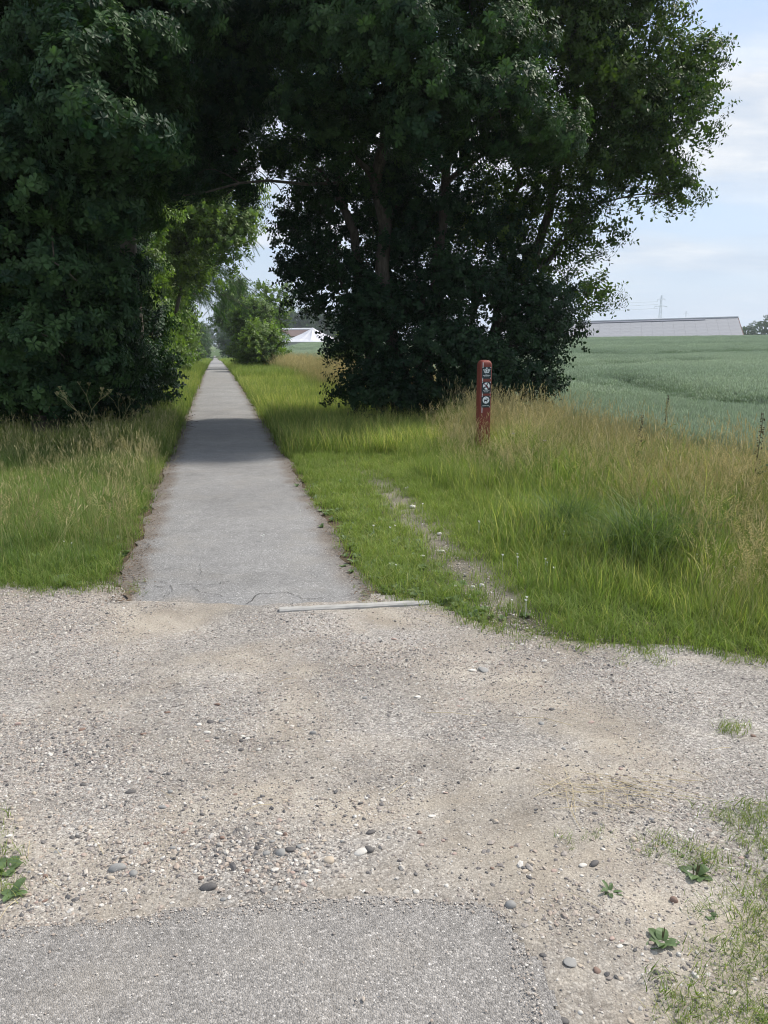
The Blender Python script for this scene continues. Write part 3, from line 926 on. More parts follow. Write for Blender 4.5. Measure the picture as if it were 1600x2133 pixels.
dog = [(-3.8, 1.0), (-4.6, 2.6), (-5.0, 2.5), (-4.4, .4), (-4.2, -1.2), (-4.7, -5.0), (-3.2, -5.0), (-2.7, -1.9), (1.2, -1.9), (1.5, -5.0), (3.0, -5.0), (3.0, -.2), (3.9, 1.2), (5.6, 1.0), (6.0, 2.0), (4.2, 3.4), (3.0, 3.2), (2.2, 1.2)]
flat('dog_pictogram', [[(a * u, z2 + b * u) for a, b in dog], [(2.4 * u, z2 + 2.2 * u), (-1.4 * u, z2 + 5.6 * u), (-1.7 * u, z2 + 5.2 * u), (2.0 * u, z2 + 1.8 * u)]], -.0032, M['print_dark'], o3, .0008)
text_mesh('Hund kun i snor', 14.5 * u, 2.0 * u, (0, -.0018, -8.4 * u), o3, .015)
mb = MB()
for (za, zb) in ((750.5, 763), (787.2, 792.5), (818, 820.8), (846, 856)):
    a_ = PH - (za - 750) * px2m; b_ = PH - (zb - 750) * px2m
    mb.box((-PW * .36 - random.uniform(0, .004), yf - .0012, (a_ + b_) / 2 - (.02 if za < 751 else 0)), (.009, .002, (a_ - b_) * (.8 if za < 751 else 1)))
mb.build('white_streak', M['print_white'], post)['kind'] = 'stuff'

# ------------------------------------------------------------------ grass shapes
def blade(mb, r, x, y, h, w, lean, az, seg=3, droop=1.0, c0=(.75, .8, .6), c1=(1.1, 1.1, 1.0)):
    ca, sa = math.cos(az), math.sin(az)
    tw = az + math.pi / 2 + r.uniform(-.6, .6)
    vs = []; fs = []; cols = []
    for i in range(seg + 1):
        t = i / seg
        d = lean * h * t ** (1 + droop)
        z = h * (t - .32 * lean * t ** 3 * droop)
        ww = w * (1 - t) ** .7 if i < seg else 0
        px, py = x + ca * d, y + sa * d
        if i < seg:
            vs += [(px - math.cos(tw) * ww, py - math.sin(tw) * ww, z), (px + math.cos(tw) * ww, py + math.sin(tw) * ww, z)]
        else:
            vs.append((px, py, z))
    for i in range(seg - 1):
        fs.append((2 * i, 2 * i + 1, 2 * i + 3, 2 * i + 2))
    b = 2 * (seg - 1); fs.append((b, b + 1, b + 2))
    base = len(mb.v)
    mb.add(vs, fs)
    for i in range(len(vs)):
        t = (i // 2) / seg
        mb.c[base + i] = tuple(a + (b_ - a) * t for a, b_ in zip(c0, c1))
def tuft(seed, n, h, spread, w, lean=(.1, .8), seg=3, droop=1.0, **k):
    r = random.Random(seed); mb = MB()
    for _ in range(n):
        a = r.uniform(0, 6.28); d = spread * math.sqrt(r.random())
        s = r.uniform(.65, 1.3); dead = r.random() < .13
        q_ = (2.1, 1.5, 2.2) if dead else (1, 1, 1)
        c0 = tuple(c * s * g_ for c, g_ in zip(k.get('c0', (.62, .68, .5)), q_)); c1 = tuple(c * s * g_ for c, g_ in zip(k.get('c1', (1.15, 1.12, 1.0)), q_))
        blade(mb, r, d * math.cos(a), d * math.sin(a), h * r.uniform(.55, 1.1), w * r.uniform(.7, 1.2), r.uniform(*lean), r.uniform(0, 6.28), seg, droop, c0, c1)
    return mb
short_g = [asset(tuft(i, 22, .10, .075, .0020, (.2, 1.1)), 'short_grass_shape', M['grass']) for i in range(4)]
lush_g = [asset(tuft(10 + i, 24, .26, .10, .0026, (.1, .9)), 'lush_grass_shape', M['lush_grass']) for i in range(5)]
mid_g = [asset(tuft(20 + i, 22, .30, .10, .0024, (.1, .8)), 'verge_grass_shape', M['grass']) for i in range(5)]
def seed_heads(seed, n, h, spread, head='spike'):
    """dry culms that carry flower heads"""
    r = random.Random(seed); mb = MB()
    for _ in range(n):
        x, y = r.uniform(-spread, spread), r.uniform(-spread, spread)
        hh = h * r.uniform(.7, 1.12); az = r.uniform(0, 6.28); ln = r.uniform(.03, .30)
        pts = [(x + math.cos(az) * ln * hh * t ** 2, y + math.sin(az) * ln * hh * t ** 2, hh * t * (1 - .1 * ln * t)) for t in (0, .4, .75, 1)]
        s = r.uniform(.8, 1.15)
        mb.tube(pts, [.0013, .0011, .0008, .0005], 3, (.72 * s, .78 * s, .60 * s), cap=False)
        tip = np.array(pts[-1]); dr = tip - np.array(pts[-2]); dr /= np.linalg.norm(dr)
        if head == 'spike':
            L_ = r.uniform(.06, .12)
            mb.tube([tip - dr * L_, tip - dr * L_ * .6, tip - dr * L_ * .2, tip + dr * .005], [.0012, .0042, .0036, .0006], 4, (1.0 * s, 1.0 * s, .92 * s), cap=False)
        else:
            for k in range(9):
                t = k / 9; b0 = tip - dr * (.16 * (1 - t)); a2 = r.uniform(0, 6.28); l2 = .045 * (1 - t * .75)
                e = b0 + np.array([math.cos(a2) * l2, math.sin(a2) * l2, l2 * .5])
                mb.tube([b0, e], [.0005, .0005], 3, (1.0 * s, .98 * s, .85 * s), cap=False)
                for q_ in (.5, .75, 1.0):
                    c = b0 + (e - b0) * q_
                    mb.add([c + [0, 0, .0065], c + [.0022, .0, -.003], c + [-.0022, .0012, -.003], c + [0, -.0022, -.003]], [(0, 1, 2), (0, 2, 3), (0, 3, 1)], (1.15 * s, 1.12 * s, 1.0 * s))
    return mb
dry_g = [asset(seed_heads(30 + i, 7, .78, .10, 'spike' if i % 2 else 'panicle'), 'seed_head_shape', M['dry_grass']) for i in range(6)]
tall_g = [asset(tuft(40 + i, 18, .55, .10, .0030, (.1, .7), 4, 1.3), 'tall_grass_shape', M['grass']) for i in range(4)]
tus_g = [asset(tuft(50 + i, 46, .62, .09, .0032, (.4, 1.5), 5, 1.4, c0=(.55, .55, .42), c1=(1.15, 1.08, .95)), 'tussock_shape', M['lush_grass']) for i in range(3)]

PH_ = {}
def img(x, y): return proj(x, y, terrain(x, y))
def scat(name, n, xr, yr, power, densf, assets, sc, tintf, label, parent=None, lean=.12, margin=140, upath=False, hf=None, sf=None):
    x, y = ground_pts(n, xr[0], xr[1], yr[0], yr[1], power)
    if upath: x = path_c(y) + x / .9775
    z = terrain(x, y)
    k = rng.random(n) < densf(x, y)
    a, b = proj(x, y, z)
    k &= (a > -margin) & (a < 1600 + margin) & (b < 2133 + 260) & (b > 0)
    x, y, z = x[k], y[k], z[k]
    m_ = len(x)
    s = rng.uniform(sc[0], sc[1], m_) * (1 if sf is None else sf(x, y))
    rot = np.stack([rng.normal(0, lean, m_), rng.normal(0, lean, m_), rng.random(m_) * 6.283], 1)
    scl = np.stack([s, s, s * (rng.uniform(.8, 1.2, m_) if hf is None else rng.uniform(.96, 1.04, m_) * hf(x, y))], 1)
    o = scatter(name, np.stack([x, y, z - .004], 1), rot, scl, rng.integers(0, len(assets), m_), np.clip(tintf(x, y) + rng.normal(0, .12, m_), 0, 1), assets, parent)
    tag(o, label, kind='stuff')
    print(name, m_)
    return o
def off_path(x, y, m_=.0):
    u = path_u(x, y)
    return ~((np.abs(u) < PATH_W / 2 + m_ + (vnoise(x, y, 3, 61) - .5) * .16) & (y > 4.4))
TRACK = lambda x, y: np.exp(-((path_u(x, y) - (1.56 + .02 * (y - 4.5))) / (.25)) ** 2) * sstep(14, 7.5, y) * (.75 + .35 * vnoise(x, y, 3, 96))
_y = 4.1 + 5.5 * rng.random(14000) ** 1.3 + 0; _u = 1.56 + .02 * (_y - 4.5) + rng.normal(0, .15, 14000); _x = path_c(_y) + _u / .9775
_k = rng.random(14000) < TRACK(_x, _y) * .5 * sstep(8.5, 5, _y); _x, _y = _x[_k], _y[_k]; _n = len(_x); _s = np.clip(rng.lognormal(math.log(.0035), .6, _n), .0015, .014)
tag(scatter('track_gravel', np.stack([_x, _y, terrain(_x, _y) - .004], 1), np.stack([_x * 0, _x * 0, rng.random(_n) * 6.28], 1), _s, rng.integers(0, 6, _n), rng.random(_n), peb), 'small stones lying bare in the worn wheel track beside the path', kind='stuff')
def d_short(x, y):
    u = path_u(x, y)
    d = (y > far_edge(x) - .03).astype(float) * off_path(x, y, .05)
    d *= np.clip(1 - .93 * TRACK(x, y), .02, 1)
    # thin at the very edges
    d *= np.clip((y - far_edge(x)) / .12, .5, 1)
    d *= np.clip((np.abs(u) - .80) / .14, .1, 1) * (u < 7) * (u > -8)
    return d
# short growth everywhere on the verges, denser close by
short_t = lambda x, y: .25 + .75 * vnoise(x, y, .7, 62) + .15 * (path_u(x, y) > 0)
# pair of passes: near field fine, far field coarse
scat('verge_grass', 56000, (-7, 8), (3.2, 12), 1.25, lambda x, y: d_short(x, y) * (1 - .0 * x), short_g, (.7, 1.25), short_t, 'short bright grass on the verges beside the path')
scat('verge_grass', 42000, (-7, 7), (11, 38), 1.4, d_short, short_g + mid_g[:2], (1.0, 1.7), short_t, 'short grass on the verges further along the path', upath=True)
scat('verge_grass', 24000, (-6, 7), (34, 190), 1.6, lambda x, y: off_path(x, y, .1) * 1.0, mid_g, (1.0, 2.2), lambda x, y: .6 + 0 * x, 'verge grass far along the path', upath=True)
# lush verge to the one side
def d_lush(x, y):
    u = path_u(x, y)
    return (u < -.95) * np.clip((-u - .95) / .5, .15, 1) * np.clip((y - far_edge(x) - .30 * vnoise(x, y, 1.9, 98)) / .45, 0, 1) * (.30 + .75 * vnoise(x, y, 1.3, 63)) * (u > -7)
scat('lush_grass', 20000, (-9, -1.2), (4.7, 16), 1.3, d_lush, lush_g, (.55, 1.15), lambda x, y: .15 + .9 * vnoise(x, y, .9, 64), 'lush green knee high grass beside the path under the oak', sf=lambda x, y: .65 + .65 * vnoise(x, y, 1.6, 99))
scat('lush_grass', 9000, (-16, -3), (14, 45), 1.4, lambda x, y: (path_u(x, y) < -1.0) * (path_u(x, y) > -4.5) * .9, lush_g + mid_g, (.9, 1.5), lambda x, y: .5 + 0 * x, 'rough grass at the foot of the hedge')
# the other side: mown-height near the path, growing taller away from it
def RAG(x, y): return (.62 + .75 * vnoise(x, y, 1.7, 97)) * (1 - .35 * near_post(x, y))
def near_post(x, y): return np.exp(-(((x - y * .1305) / .26) ** 4 + ((y - 9.9) / 1.25) ** 4))
def d_mid(x, y):
    u = path_u(x, y)
    g = sstep(1.95, 3.0, u + (vnoise(x, y, 1.1, 65) - .5) * .7) * (u < 8) * (1 - .8 * TRACK(x, y))
    g *= np.clip((y - far_edge(x) - .12) / .5, 0, 1)
    return g
scat('tall_verge_grass', 23000, (.2, 7.5), (3.4, 14), 1.2, d_mid, mid_g, (.6, 1.15), lambda x, y: .3 + .7 * vnoise(x, y, .8, 66), 'yellow green grass growing taller away from the path', sf=RAG)
def d_tall(x, y):
    u = path_u(x, y)
    g = sstep(2.7, 3.9, u + (vnoise(x, y, .9, 67) - .5) * 1.0) * sstep(8.2, 7.0, u) * (1 - .9 * near_post(x, y))
    return g * np.clip((y - far_edge(x) - .65) / .8, 0, 1)
scat('tall_verge_grass', 11000, (1.0, 8), (3.9, 16), 1.15, d_tall, tall_g, (.65, 1.15), lambda x, y: .25 + .7 * vnoise(x, y, .7, 68), 'tall grass on the bank between the path and the wheat', sf=RAG)
def d_dry(x, y):
    u = path_u(x, y)
    g = sstep(3.3, 4.6, u + (vnoise(x, y, .8, 69) - .5) * 1.4) * sstep(8.4, 7.4, u)
    g *= (.14 + .62 * sstep(.40, .68, vnoise(x, y, .7, 70))) * (1 - .95 * near_post(x, y))
    return g * np.clip((y - far_edge(x) - .8) / .9, 0, 1)
scat('seeding_grass', 9500, (1.2, 8), (4.4, 16), 1.15, d_dry, dry_g, (.6, 1.08), lambda x, y: .2 + .6 * vnoise(x, y, 1.2, 71), 'straw coloured seed heads of tall grass along the edge of the wheat', lean=.1)
scat('seeding_grass', 11000, (.8, 8), (4.0, 14), 1.1, lambda x, y: sstep(2.4, 3.6, path_u(x, y) + (vnoise(x, y, 1.0, 91) - .5) * 1.2) * (.2 + .8 * sstep(.5, .7, vnoise(x, y, 1.1, 92))) * np.clip((y - far_edge(x) - .25) / .5, 0, 1) * (1 - .96 * near_post(x, y)), dry_g, (.36, .80), lambda x, y: .55 + 0 * x, 'fine wispy seed heads through the greener grass', lean=.18)
scat('seeding_grass', 5000, (-6, -.85), (4.7, 15), 1.1, lambda x, y: (.05 + .28 * sstep(.52, .72, vnoise(x, y, 1.0, 93)) + .25 * sstep(9, 11, y)) * np.clip((y - far_edge(x) - .1) / .4, 0, 1), dry_g, (.34, .72), lambda x, y: .45 + 0 * x, 'thin seed heads and dry stalks through the lush grass by the oaks', lean=.2, upath=True)
# tan strip of seeding grass further along
scat('seeding_grass', 9000, (2.9, 6.8), (19, 100), 1.5, lambda x, y: sstep(2.9, 3.9, path_u(x, y)) * sstep(6.8, 5.8, path_u(x, y)), dry_g, (.9, 1.35), lambda x, y: .7 + 0 * x, 'dry tan grass strip between the verge and the field', lean=.15, upath=True)
# meadow beyond the oak
scat('meadow_grass', 9000, (-24, -4), (9, 40), 1.2, lambda x, y: (path_u(x, y) < -4.0) * .8, mid_g, (.7, 1.3), lambda x, y: 1.0 + 0 * x, 'sunny meadow grass beyond the oak')
# long leaved tussocks, things of their own
def tussock(px, py, n, s, label):
    g = gp(px, py, 0); z = float(terrain(g[0], g[1])); g = gp(px, py, z)
    o = scatter('grass_tussock', np.stack([rng.normal(0, .16 * s, n), rng.normal(0, .14 * s, n), np.zeros(n)], 1) + np.array([g[0], g[1], z]),
                np.stack([rng.normal(0, .2, n), rng.normal(0, .2, n), rng.random(n) * 6.28], 1), rng.uniform(.7, 1.15, n) * s,
                rng.integers(0, 3, n), np.clip(rng.normal(.25, .2, n), 0, 1), tus_g, None, (g[0], g[1], z), True)
    tag(o, label, 'grass tussock')
tussock(1320, 1175, 30, 1.1, 'large dark green tussock of long arching blades beside the gravel road')
tussock(1200, 1130, 16, .9, 'smaller dark tussock of arching blades, next to the large tussock')
tussock(1090, 1010, 12, .8, 'green tussock of long blades at the foot of the red post')
# grass and weeds creeping over the gravel at the lower corners
PATCH = [(1560, 1715, 70, 45), (1595, 1760, 60, 50), (1590, 1860, 70, 60), (1575, 1960, 90, 70), (1500, 2010, 80, 40), (1460, 1990, 60, 25), (1440, 2100, 120, 60), (1560, 2110, 130, 80), (1480, 1890, 60, 22), (1350, 1770, 25, 14), (1395, 1765, 40, 20), (1455, 1800, 80, 26), (1500, 1880, 50, 20), (0, 1770, 36, 60), (0, 1850, 40, 30), (-20, 1720, 45, 30), (1240, 1745, 20, 8), (1190, 1755, 14, 6), (1530, 1520, 26, 8)]
def d_patch(x, y):
    a, b = img(x, y)
    d = 0 * x
    for cx, cyy, rx, ry in PATCH:
        d = np.maximum(d, np.exp(-(((a - cx) / rx) ** 2 + ((b - cyy) / ry) ** 2) * 1.2))
    d = np.maximum(d, sstep(0, .25, near_edge(x) - y) * (x > .8))
    return np.clip(d - .08, 0, 1) * .95 * (x > -3)
tiny_g = [asset(tuft(70 + i, 22, .042, .045, .0011, (.3, 1.3), c0=(.8, .8, .6)), 'tiny_grass_shape', M['grass']) for i in range(4)]
scat('creeping_grass', 16000, (-2.2, 2.6), (1.2, 3.6), 1.0, d_patch, tiny_g, (.6, 1.4), lambda x, y: .55 + 0 * x, 'thin grass and moss creeping over the edge of the gravel', lean=.3)
# bits growing on the far edge of the road
scat('creeping_grass', 5000, (-3.6, 4.0), (3.4, 5.4), 1.0, lambda x, y: np.exp(-((y - far_edge(x) + .03) / .12) ** 2) * .55 * off_path(x, y, -.05), tiny_g, (.8, 1.6), lambda x, y: .6 + 0 * x, 'thin tufts at the far edge of the gravel road', lean=.3)
# rosettes of clover and plantain leaves through the short verge
def rosette(seed, n, l, w, up=.25, seg=4, wav=.0):
    r = random.Random(seed); mb = MB()
    for i in range(n):
        az = 6.283 * i / n + r.uniform(-.4, .4); L_ = l * r.uniform(.6, 1.1); W_ = w * r.uniform(.8, 1.15); e = up * r.uniform(.3, 1.6)
        s = r.uniform(.75, 1.15); vs = []; fs = []
        for k in range(seg + 1):
            t = k / seg; ww = W_ * math.sin(math.pi * min(1, (t * .82 + .12))) ** .8 * (0 if k == seg else 1)
            if k == 0: ww = W_ * .15
            d = L_ * t; z = .004 + L_ * e * math.sin(t * 1.9) * .8
            cx, cyy = math.cos(az) * d, math.sin(az) * d; nx_, ny_ = -math.sin(az) * ww, math.cos(az) * ww
            vs += [(cx - nx_, cyy - ny_, z + ww * .25), (cx, cyy, z), (cx + nx_, cyy + ny_, z + ww * .25)]
        for k in range(seg):
            for q_ in range(2):
                fs.append((3 * k + q_, 3 * k + q_ + 1, 3 * k + 4 + q_, 3 * k + 3 + q_))
        mb.add(vs, fs, (s, s, s))
    return mb
ros = [asset(rosette(80 + i, 7, .05, .014), 'rosette_shape', M['weed']) for i in range(3)]
clo = [asset(rosette(85 + i, 12, .03, .010, .8), 'clover_shape', M['weed']) for i in range(2)]
scat('ground_weeds', 5200, (-3, 3), (4.3, 9), 1.2, lambda x, y: np.clip(np.exp(-((path_u(x, y) - 1.12) / .24) ** 2) + .12 * (path_u(x, y) < -.85), 0, 1) * (y > far_edge(x) + .03), ros + clo, (.7, 1.5), lambda x, y: .3 + 0 * x, 'clover and small broad leaved weeds between asphalt and worn track')
# white flowers of clover
fl = MB()
for k in range(10):
    a_ = k * 2.4; fl.tube([(0, 0, 0), (math.cos(a_) * .009, math.sin(a_) * .009, .004 + .001 * k)], [.0035, .002], 4)
fl.tube([(0, 0, -.12), (0, 0, 0)], .0008, 3)
fla = asset(fl, 'clover_flower_shape', M['flower_white'])
pts = [(545, 1120), (773, 1105), (818, 1108), (1050, 1195), (1079, 1192), (1135, 1207), (1153, 1215), (1068, 1289), (1095, 1293), (630, 1070), (140, 1140), (152, 1142), (850, 1022), (1330, 1070), (1290, 1160), (1385, 1180), (1170, 1150), (880, 1060), (1450, 1200), (1520, 1230), (1000, 1120), (640, 820), (660, 838), (610, 850), (580, 812), (830, 1190), (210, 990)]
pp = []
for px, py in pts:
    for q_ in range(random.choice((1, 2))):
        g = gp(px + random.uniform(-6, 6), py + 12, .0); pp.append((g[0], g[1], float(terrain(g[0], g[1])) + random.uniform(.06, .09) * (1 + (g[0] > .6) * 1.2)))
n = len(pp)
tag(scatter('clover_flowers', pp, np.zeros((n, 3)), rng.uniform(.55, .9, n), np.zeros(n), np.zeros(n), [fla]), 'small white clover flowers dotted over the verges', kind='stuff')

# bits of straw on the road and litter along the asphalt
mb = MB()
def straw_piece(px, py, l, az, arch=.1):
    g = gp(px, py); z = float(z_road(g[0], g[1])) + .006
    p0 = np.array([g[0], g[1], z]); dv_ = np.array([math.cos(az), math.sin(az), 0]) * l / 2
    mid = p0 + np.array([-math.sin(az), math.cos(az), 0]) * random.uniform(-1, 1) * l * arch + [0, 0, .006]
    mb.tube([p0 - dv_, mid, p0 + dv_], .0008, 4, cap=False)
for _ in range(30): straw_piece(random.gauss(1265, 62), random.gauss(1652, 20), random.uniform(.10, .30), random.gauss(-.45, .6))
for _ in range(10): straw_piece(random.gauss(1400, 60), random.gauss(1632, 14), random.uniform(.10, .24), random.gauss(-.4, .5))
for a in ((205, 1768, .10, -.9), (115, 1780, .07, -.6), (60, 1775, .09, -1.2), (350, 1660, .08, -.7), (110, 1840, .08, -.7), (940, 1490, .22, -.15), (1130, 1505, .25, -.3), (830, 1640, .12, .9), (540, 1690, .1, .4), (20, 1900, .1, 1.4), (900, 1280, .25, -.6), (885, 1300, .2, -.9), (600, 1420, .09, .5), (1500, 1560, .1, .2), (1215, 1880, .1, -.7)):
    straw_piece(*a)
tag(mb.build('loose_straw', M['straw']), 'pale straws lying on the gravel', kind='stuff')
mb = MB()
for _ in range(2600):
    s_ = random.choice((-1, -1, 1)); y_ = 4.6 + 13 * random.random() ** 1.5
    u_ = s_ * (PATH_W / 2 + random.gauss(.02, .045 if s_ > 0 else .06)); x_ = float(path_c(y_)) + u_
    z_ = float(terrain(x_, y_)) + .016; a_ = random.uniform(0, 6.28); l_ = random.uniform(.004, .014); w_ = l_ * random.uniform(.2, .6)
    mb.add([(x_ - math.cos(a_) * l_, y_ - math.sin(a_) * l_, z_), (x_ - math.sin(a_) * w_, y_ + math.cos(a_) * w_, z_ + .004), (x_ + math.cos(a_) * l_, y_ + math.sin(a_) * l_, z_ + .002), (x_ + math.sin(a_) * w_, y_ - math.cos(a_) * w_, z_)], [(0, 1, 2, 3)])
tag(mb.build('leaf_litter', M['debris']), 'brown leaf litter and crumbs along both edges of the asphalt', kind='stuff')
# fallen twigs on the path
def fallen(px, py, l, seed, label):
    r = random.Random(seed); g = gp(px, py, .02); mb = MB(); z = .035
    def br(p, a, l, rad, d):
        pts = [p]; 
        for i in range(4):
            a += r.uniform(-.3, .3); p = (p[0] + math.cos(a) * l / 4, p[1] + math.sin(a) * l / 4, max(.004, p[2] + r.uniform(-.008, .018))); pts.append(p)
            if d and i > 0: br(p, a + r.choice((-1, 1)) * r.uniform(.5, 1.1), l * .45, rad * .6, d - 1)
        mb.tube(pts, np.linspace(rad, rad * .4, 5), 4)
        if not d:
            for _ in range(3):
                q_ = r.uniform(0, 6.28); e = .02
                mb.add([pts[-1], (pts[-1][0] + math.cos(q_) * e, pts[-1][1] + math.sin(q_) * e, pts[-1][2] + .02), (pts[-1][0] + math.cos(q_ + .8) * e, pts[-1][1] + math.sin(q_ + .8) * e, pts[-1][2] + .01)], [(0, 1, 2)])
    br((0, 0, .01), 2.6, l, .004, 2)
    o = mb.build('fallen_twig', M['twig']); o.location = (g[0], g[1], .028); tag(o, label, 'twig')
fallen(412, 880, .55, 3, 'dark branched twig lying on the asphalt near the shaded verge')
fallen(408, 892, .35, 5, 'short bare stick lying on the asphalt just before the branched twig')

# ------------------------------------------------------------------ single plants
def spot(px, py):
    g = gp(px, py, 0); z = float(terrain(g[0], g[1])); g = gp(px, py, z); return g[0], g[1], z
def plantain(px, py, s, spikes, label, n=8, seed=1, l=.085, w=.028):
    s *= .55
    x, y, z = spot(px, py); e = empty('plantain', (x, y, z), random.uniform(0, 6)); r = random.Random(seed)
    tag(e, label, 'weed')
    for k in range(n):
        mb = rosette(seed * 31 + k, 1, l * s, w * s, r.uniform(.1, .5), 5)
        o = mb.build('leaf', M['weed'], e); o.rotation_euler = (0, 0, 6.283 * k / n + r.uniform(-.3, .3))
    for k in range(spikes):
        a = r.uniform(0, 6.28); h = r.uniform(.06, .11) * s
        mb = MB(); b = np.array([math.cos(a) * .008 * s, math.sin(a) * .008 * s, 0]); t = b * r.uniform(1.2, 3.0) + [0, 0, h]
        mb.tube([b, b + (t - b) * .4], .0012 * s, 5); mb.tube([b + (t - b) * .38, b + (t - b) * .5, b + (t - b) * .9, t], [.0012 * s, .0030 * s, .0026 * s, .001 * s], 6)
        mb.build('seed_spike', M['seed_spike'], e)
plantain(1448, 1826, 1.15, 5, 'broad leaved plantain with five upright brown seed spikes on the gravel edge', 9, 4)
plantain(1378, 1968, 1.0, 2, 'plantain with pale grey green leaves flat on the gravel and two spikes', 8, 5)
plantain(1270, 1862, .95, 0, 'small bright dandelion like rosette alone on the gravel', 12, 6, .075, .010)
plantain(1475, 1912, .9, 0, 'low rosette of light green leaves below the five spiked plantain', 9, 7, .07, .02)
plantain(1412, 1785, .6, 2, 'small plantain with two thin spikes just behind the large one', 6, 8)
plantain(12, 1815, 1.15, 1, 'large plantain with big rippled leaves at the near corner of the road', 7, 9, .10, .036)
plantain(25, 1868, 1.1, 0, 'single flat grey green leaf rosette beside the large plantain', 4, 10, .085, .025)
plantain(125, 1212, 1.7, 0, 'light green broad leaved plant at the foot of the lush grass', 6, 11, .10, .03)
plantain(790, 1150, 1.6, 0, 'grey green silvery weed between the asphalt and the worn track', 10, 12, .07, .02)
plantain(830, 1222, 1.5, 0, 'leafy weed cushion at the end of the edging stone', 12, 13, .08, .02)

def umbel(px, py, h, seed, label, name='dry_umbel', mat='dry_grass'):
    x, y, z = spot(px, py); r = random.Random(seed); e = empty(name, (x, y, z)); tag(e, label, 'wild plant')
    mb = MB(); top = MB()
    def br(p, d, l, rad, lev):
        q_ = p + d * l
        mb.tube([p, p + d * l * .5 + np.array([r.uniform(-.01, .01), r.uniform(-.01, .01), 0]), q_], [rad, rad * .8, rad * .6], 5)
        if lev == 0:
            for k in range(9):
                a = k * .7; dd = np.array([math.cos(a) * .5, math.sin(a) * .5, .8]); top.tube([q_, q_ + dd * .045], [.0008, .0012], 3)
                c = q_ + dd * .045; top.add([c + [0, 0, .006], c + [.005, 0, 0], c + [-.004, .004, 0], c + [0, -.005, 0]], [(0, 1, 2), (0, 2, 3), (0, 3, 1)])
            return
        for k in range(r.choice((2, 3))):
            a = r.uniform(0, 6.28); sp = r.uniform(.35, .7); dd = d + np.array([math.cos(a) * sp, math.sin(a) * sp, 0]); dd /= np.linalg.norm(dd)
            br(q_, dd, l * r.uniform(.55, .8), rad * .65, lev - 1)
    br(np.array([0, 0, 0.]), np.array([r.uniform(-.1, .1), r.uniform(-.1, .1), 1.]), h * .42, .006, 3)
    mb.build('stem', M[mat], e); top.build('umbel', M[mat], e)['kind'] = 'stuff'
umbel(190, 968, 1.15, 5, 'tall branching dried umbel plant standing in the lush grass before the oak')
umbel(255, 930, .8, 8, 'shorter branching dried umbel, closer to the path than the tall one')
umbel(130, 935, .7, 9, 'thin dried umbel close to the foot of the oak')
for px, py, hh, lab in ((1068, 968, .85, 'purple scabious flower just beside the red post'), (1132, 985, .75, 'lilac scabious flower a little further from the post')):
    x, y, z = spot(px, py); e = empty('scabious', (x, y, z)); tag(e, lab, 'flower')
    H_ = at(px, {1068: 903, 1132: 918}[px], y)[2] - z
    mb = MB(); mb.tube([(0, 0, 0), (.01, 0, H_ * .5), (0, 0, H_)], .0015, 5); mb.build('stem', M['weed'], e)
    mb = MB()
    for k in range(12):
        a = k * .524; mb.add([(0, 0, H_ + .012), (math.cos(a) * .022, math.sin(a) * .022, H_ + .002), (math.cos(a + .5) * .022, math.sin(a + .5) * .022, H_), (0, 0, H_ - .006)], [(0, 1, 2), (3, 2, 1)])
    mb.build('flower_head', M['flower_purple'], e)
# dock plants at the edge of the wheat
def dock(px, py, h, label, seed):
    x, y, z = spot(px, py); r = random.Random(seed); e = empty('dock_plant', (x, y, z)); tag(e, label, 'weed')
    st = MB(); st.tube([(0, 0, 0), (.01, .0, h * .5), (.03, 0, h)], [.005, .004, .002], 5)
    hd = MB()
    for k in range(60):
        t = r.uniform(.55, 1.0); a = r.uniform(0, 6.28); rr = .035 * (1.15 - t)+ .008
        c = np.array([.03 * t + math.cos(a) * rr, math.sin(a) * rr, h * t]); s_ = .007
        hd.add([c + [0, 0, s_], c + [s_, 0, 0], c + [-s_, s_, 0], c + [0, -s_, -s_]], [(0, 1, 2), (0, 2, 3), (0, 3, 1), (1, 3, 2)])
    st.build('stem', M['seed_spike'], e); hd.build('seed_head', M['seed_spike'], e)['kind'] = 'stuff'
    for k in range(7):
        o = rosette(seed * 7 + k, 1, .22, .045, .7, 5).build('leaf', M['weed'], e); o.rotation_euler = (0, 0, k * .95); o.location = (0, 0, h * .08 * k)
dock(1560, 1090, 1.0, 'leafy dock plant standing at the edge of the wheat', 3)
dock(1375, 985, 1.05, 'thin brown dock stalk rising before the wheat', 4)
dock(1322, 1010, .8, 'short dark seed stalk among the straw coloured grass', 5)

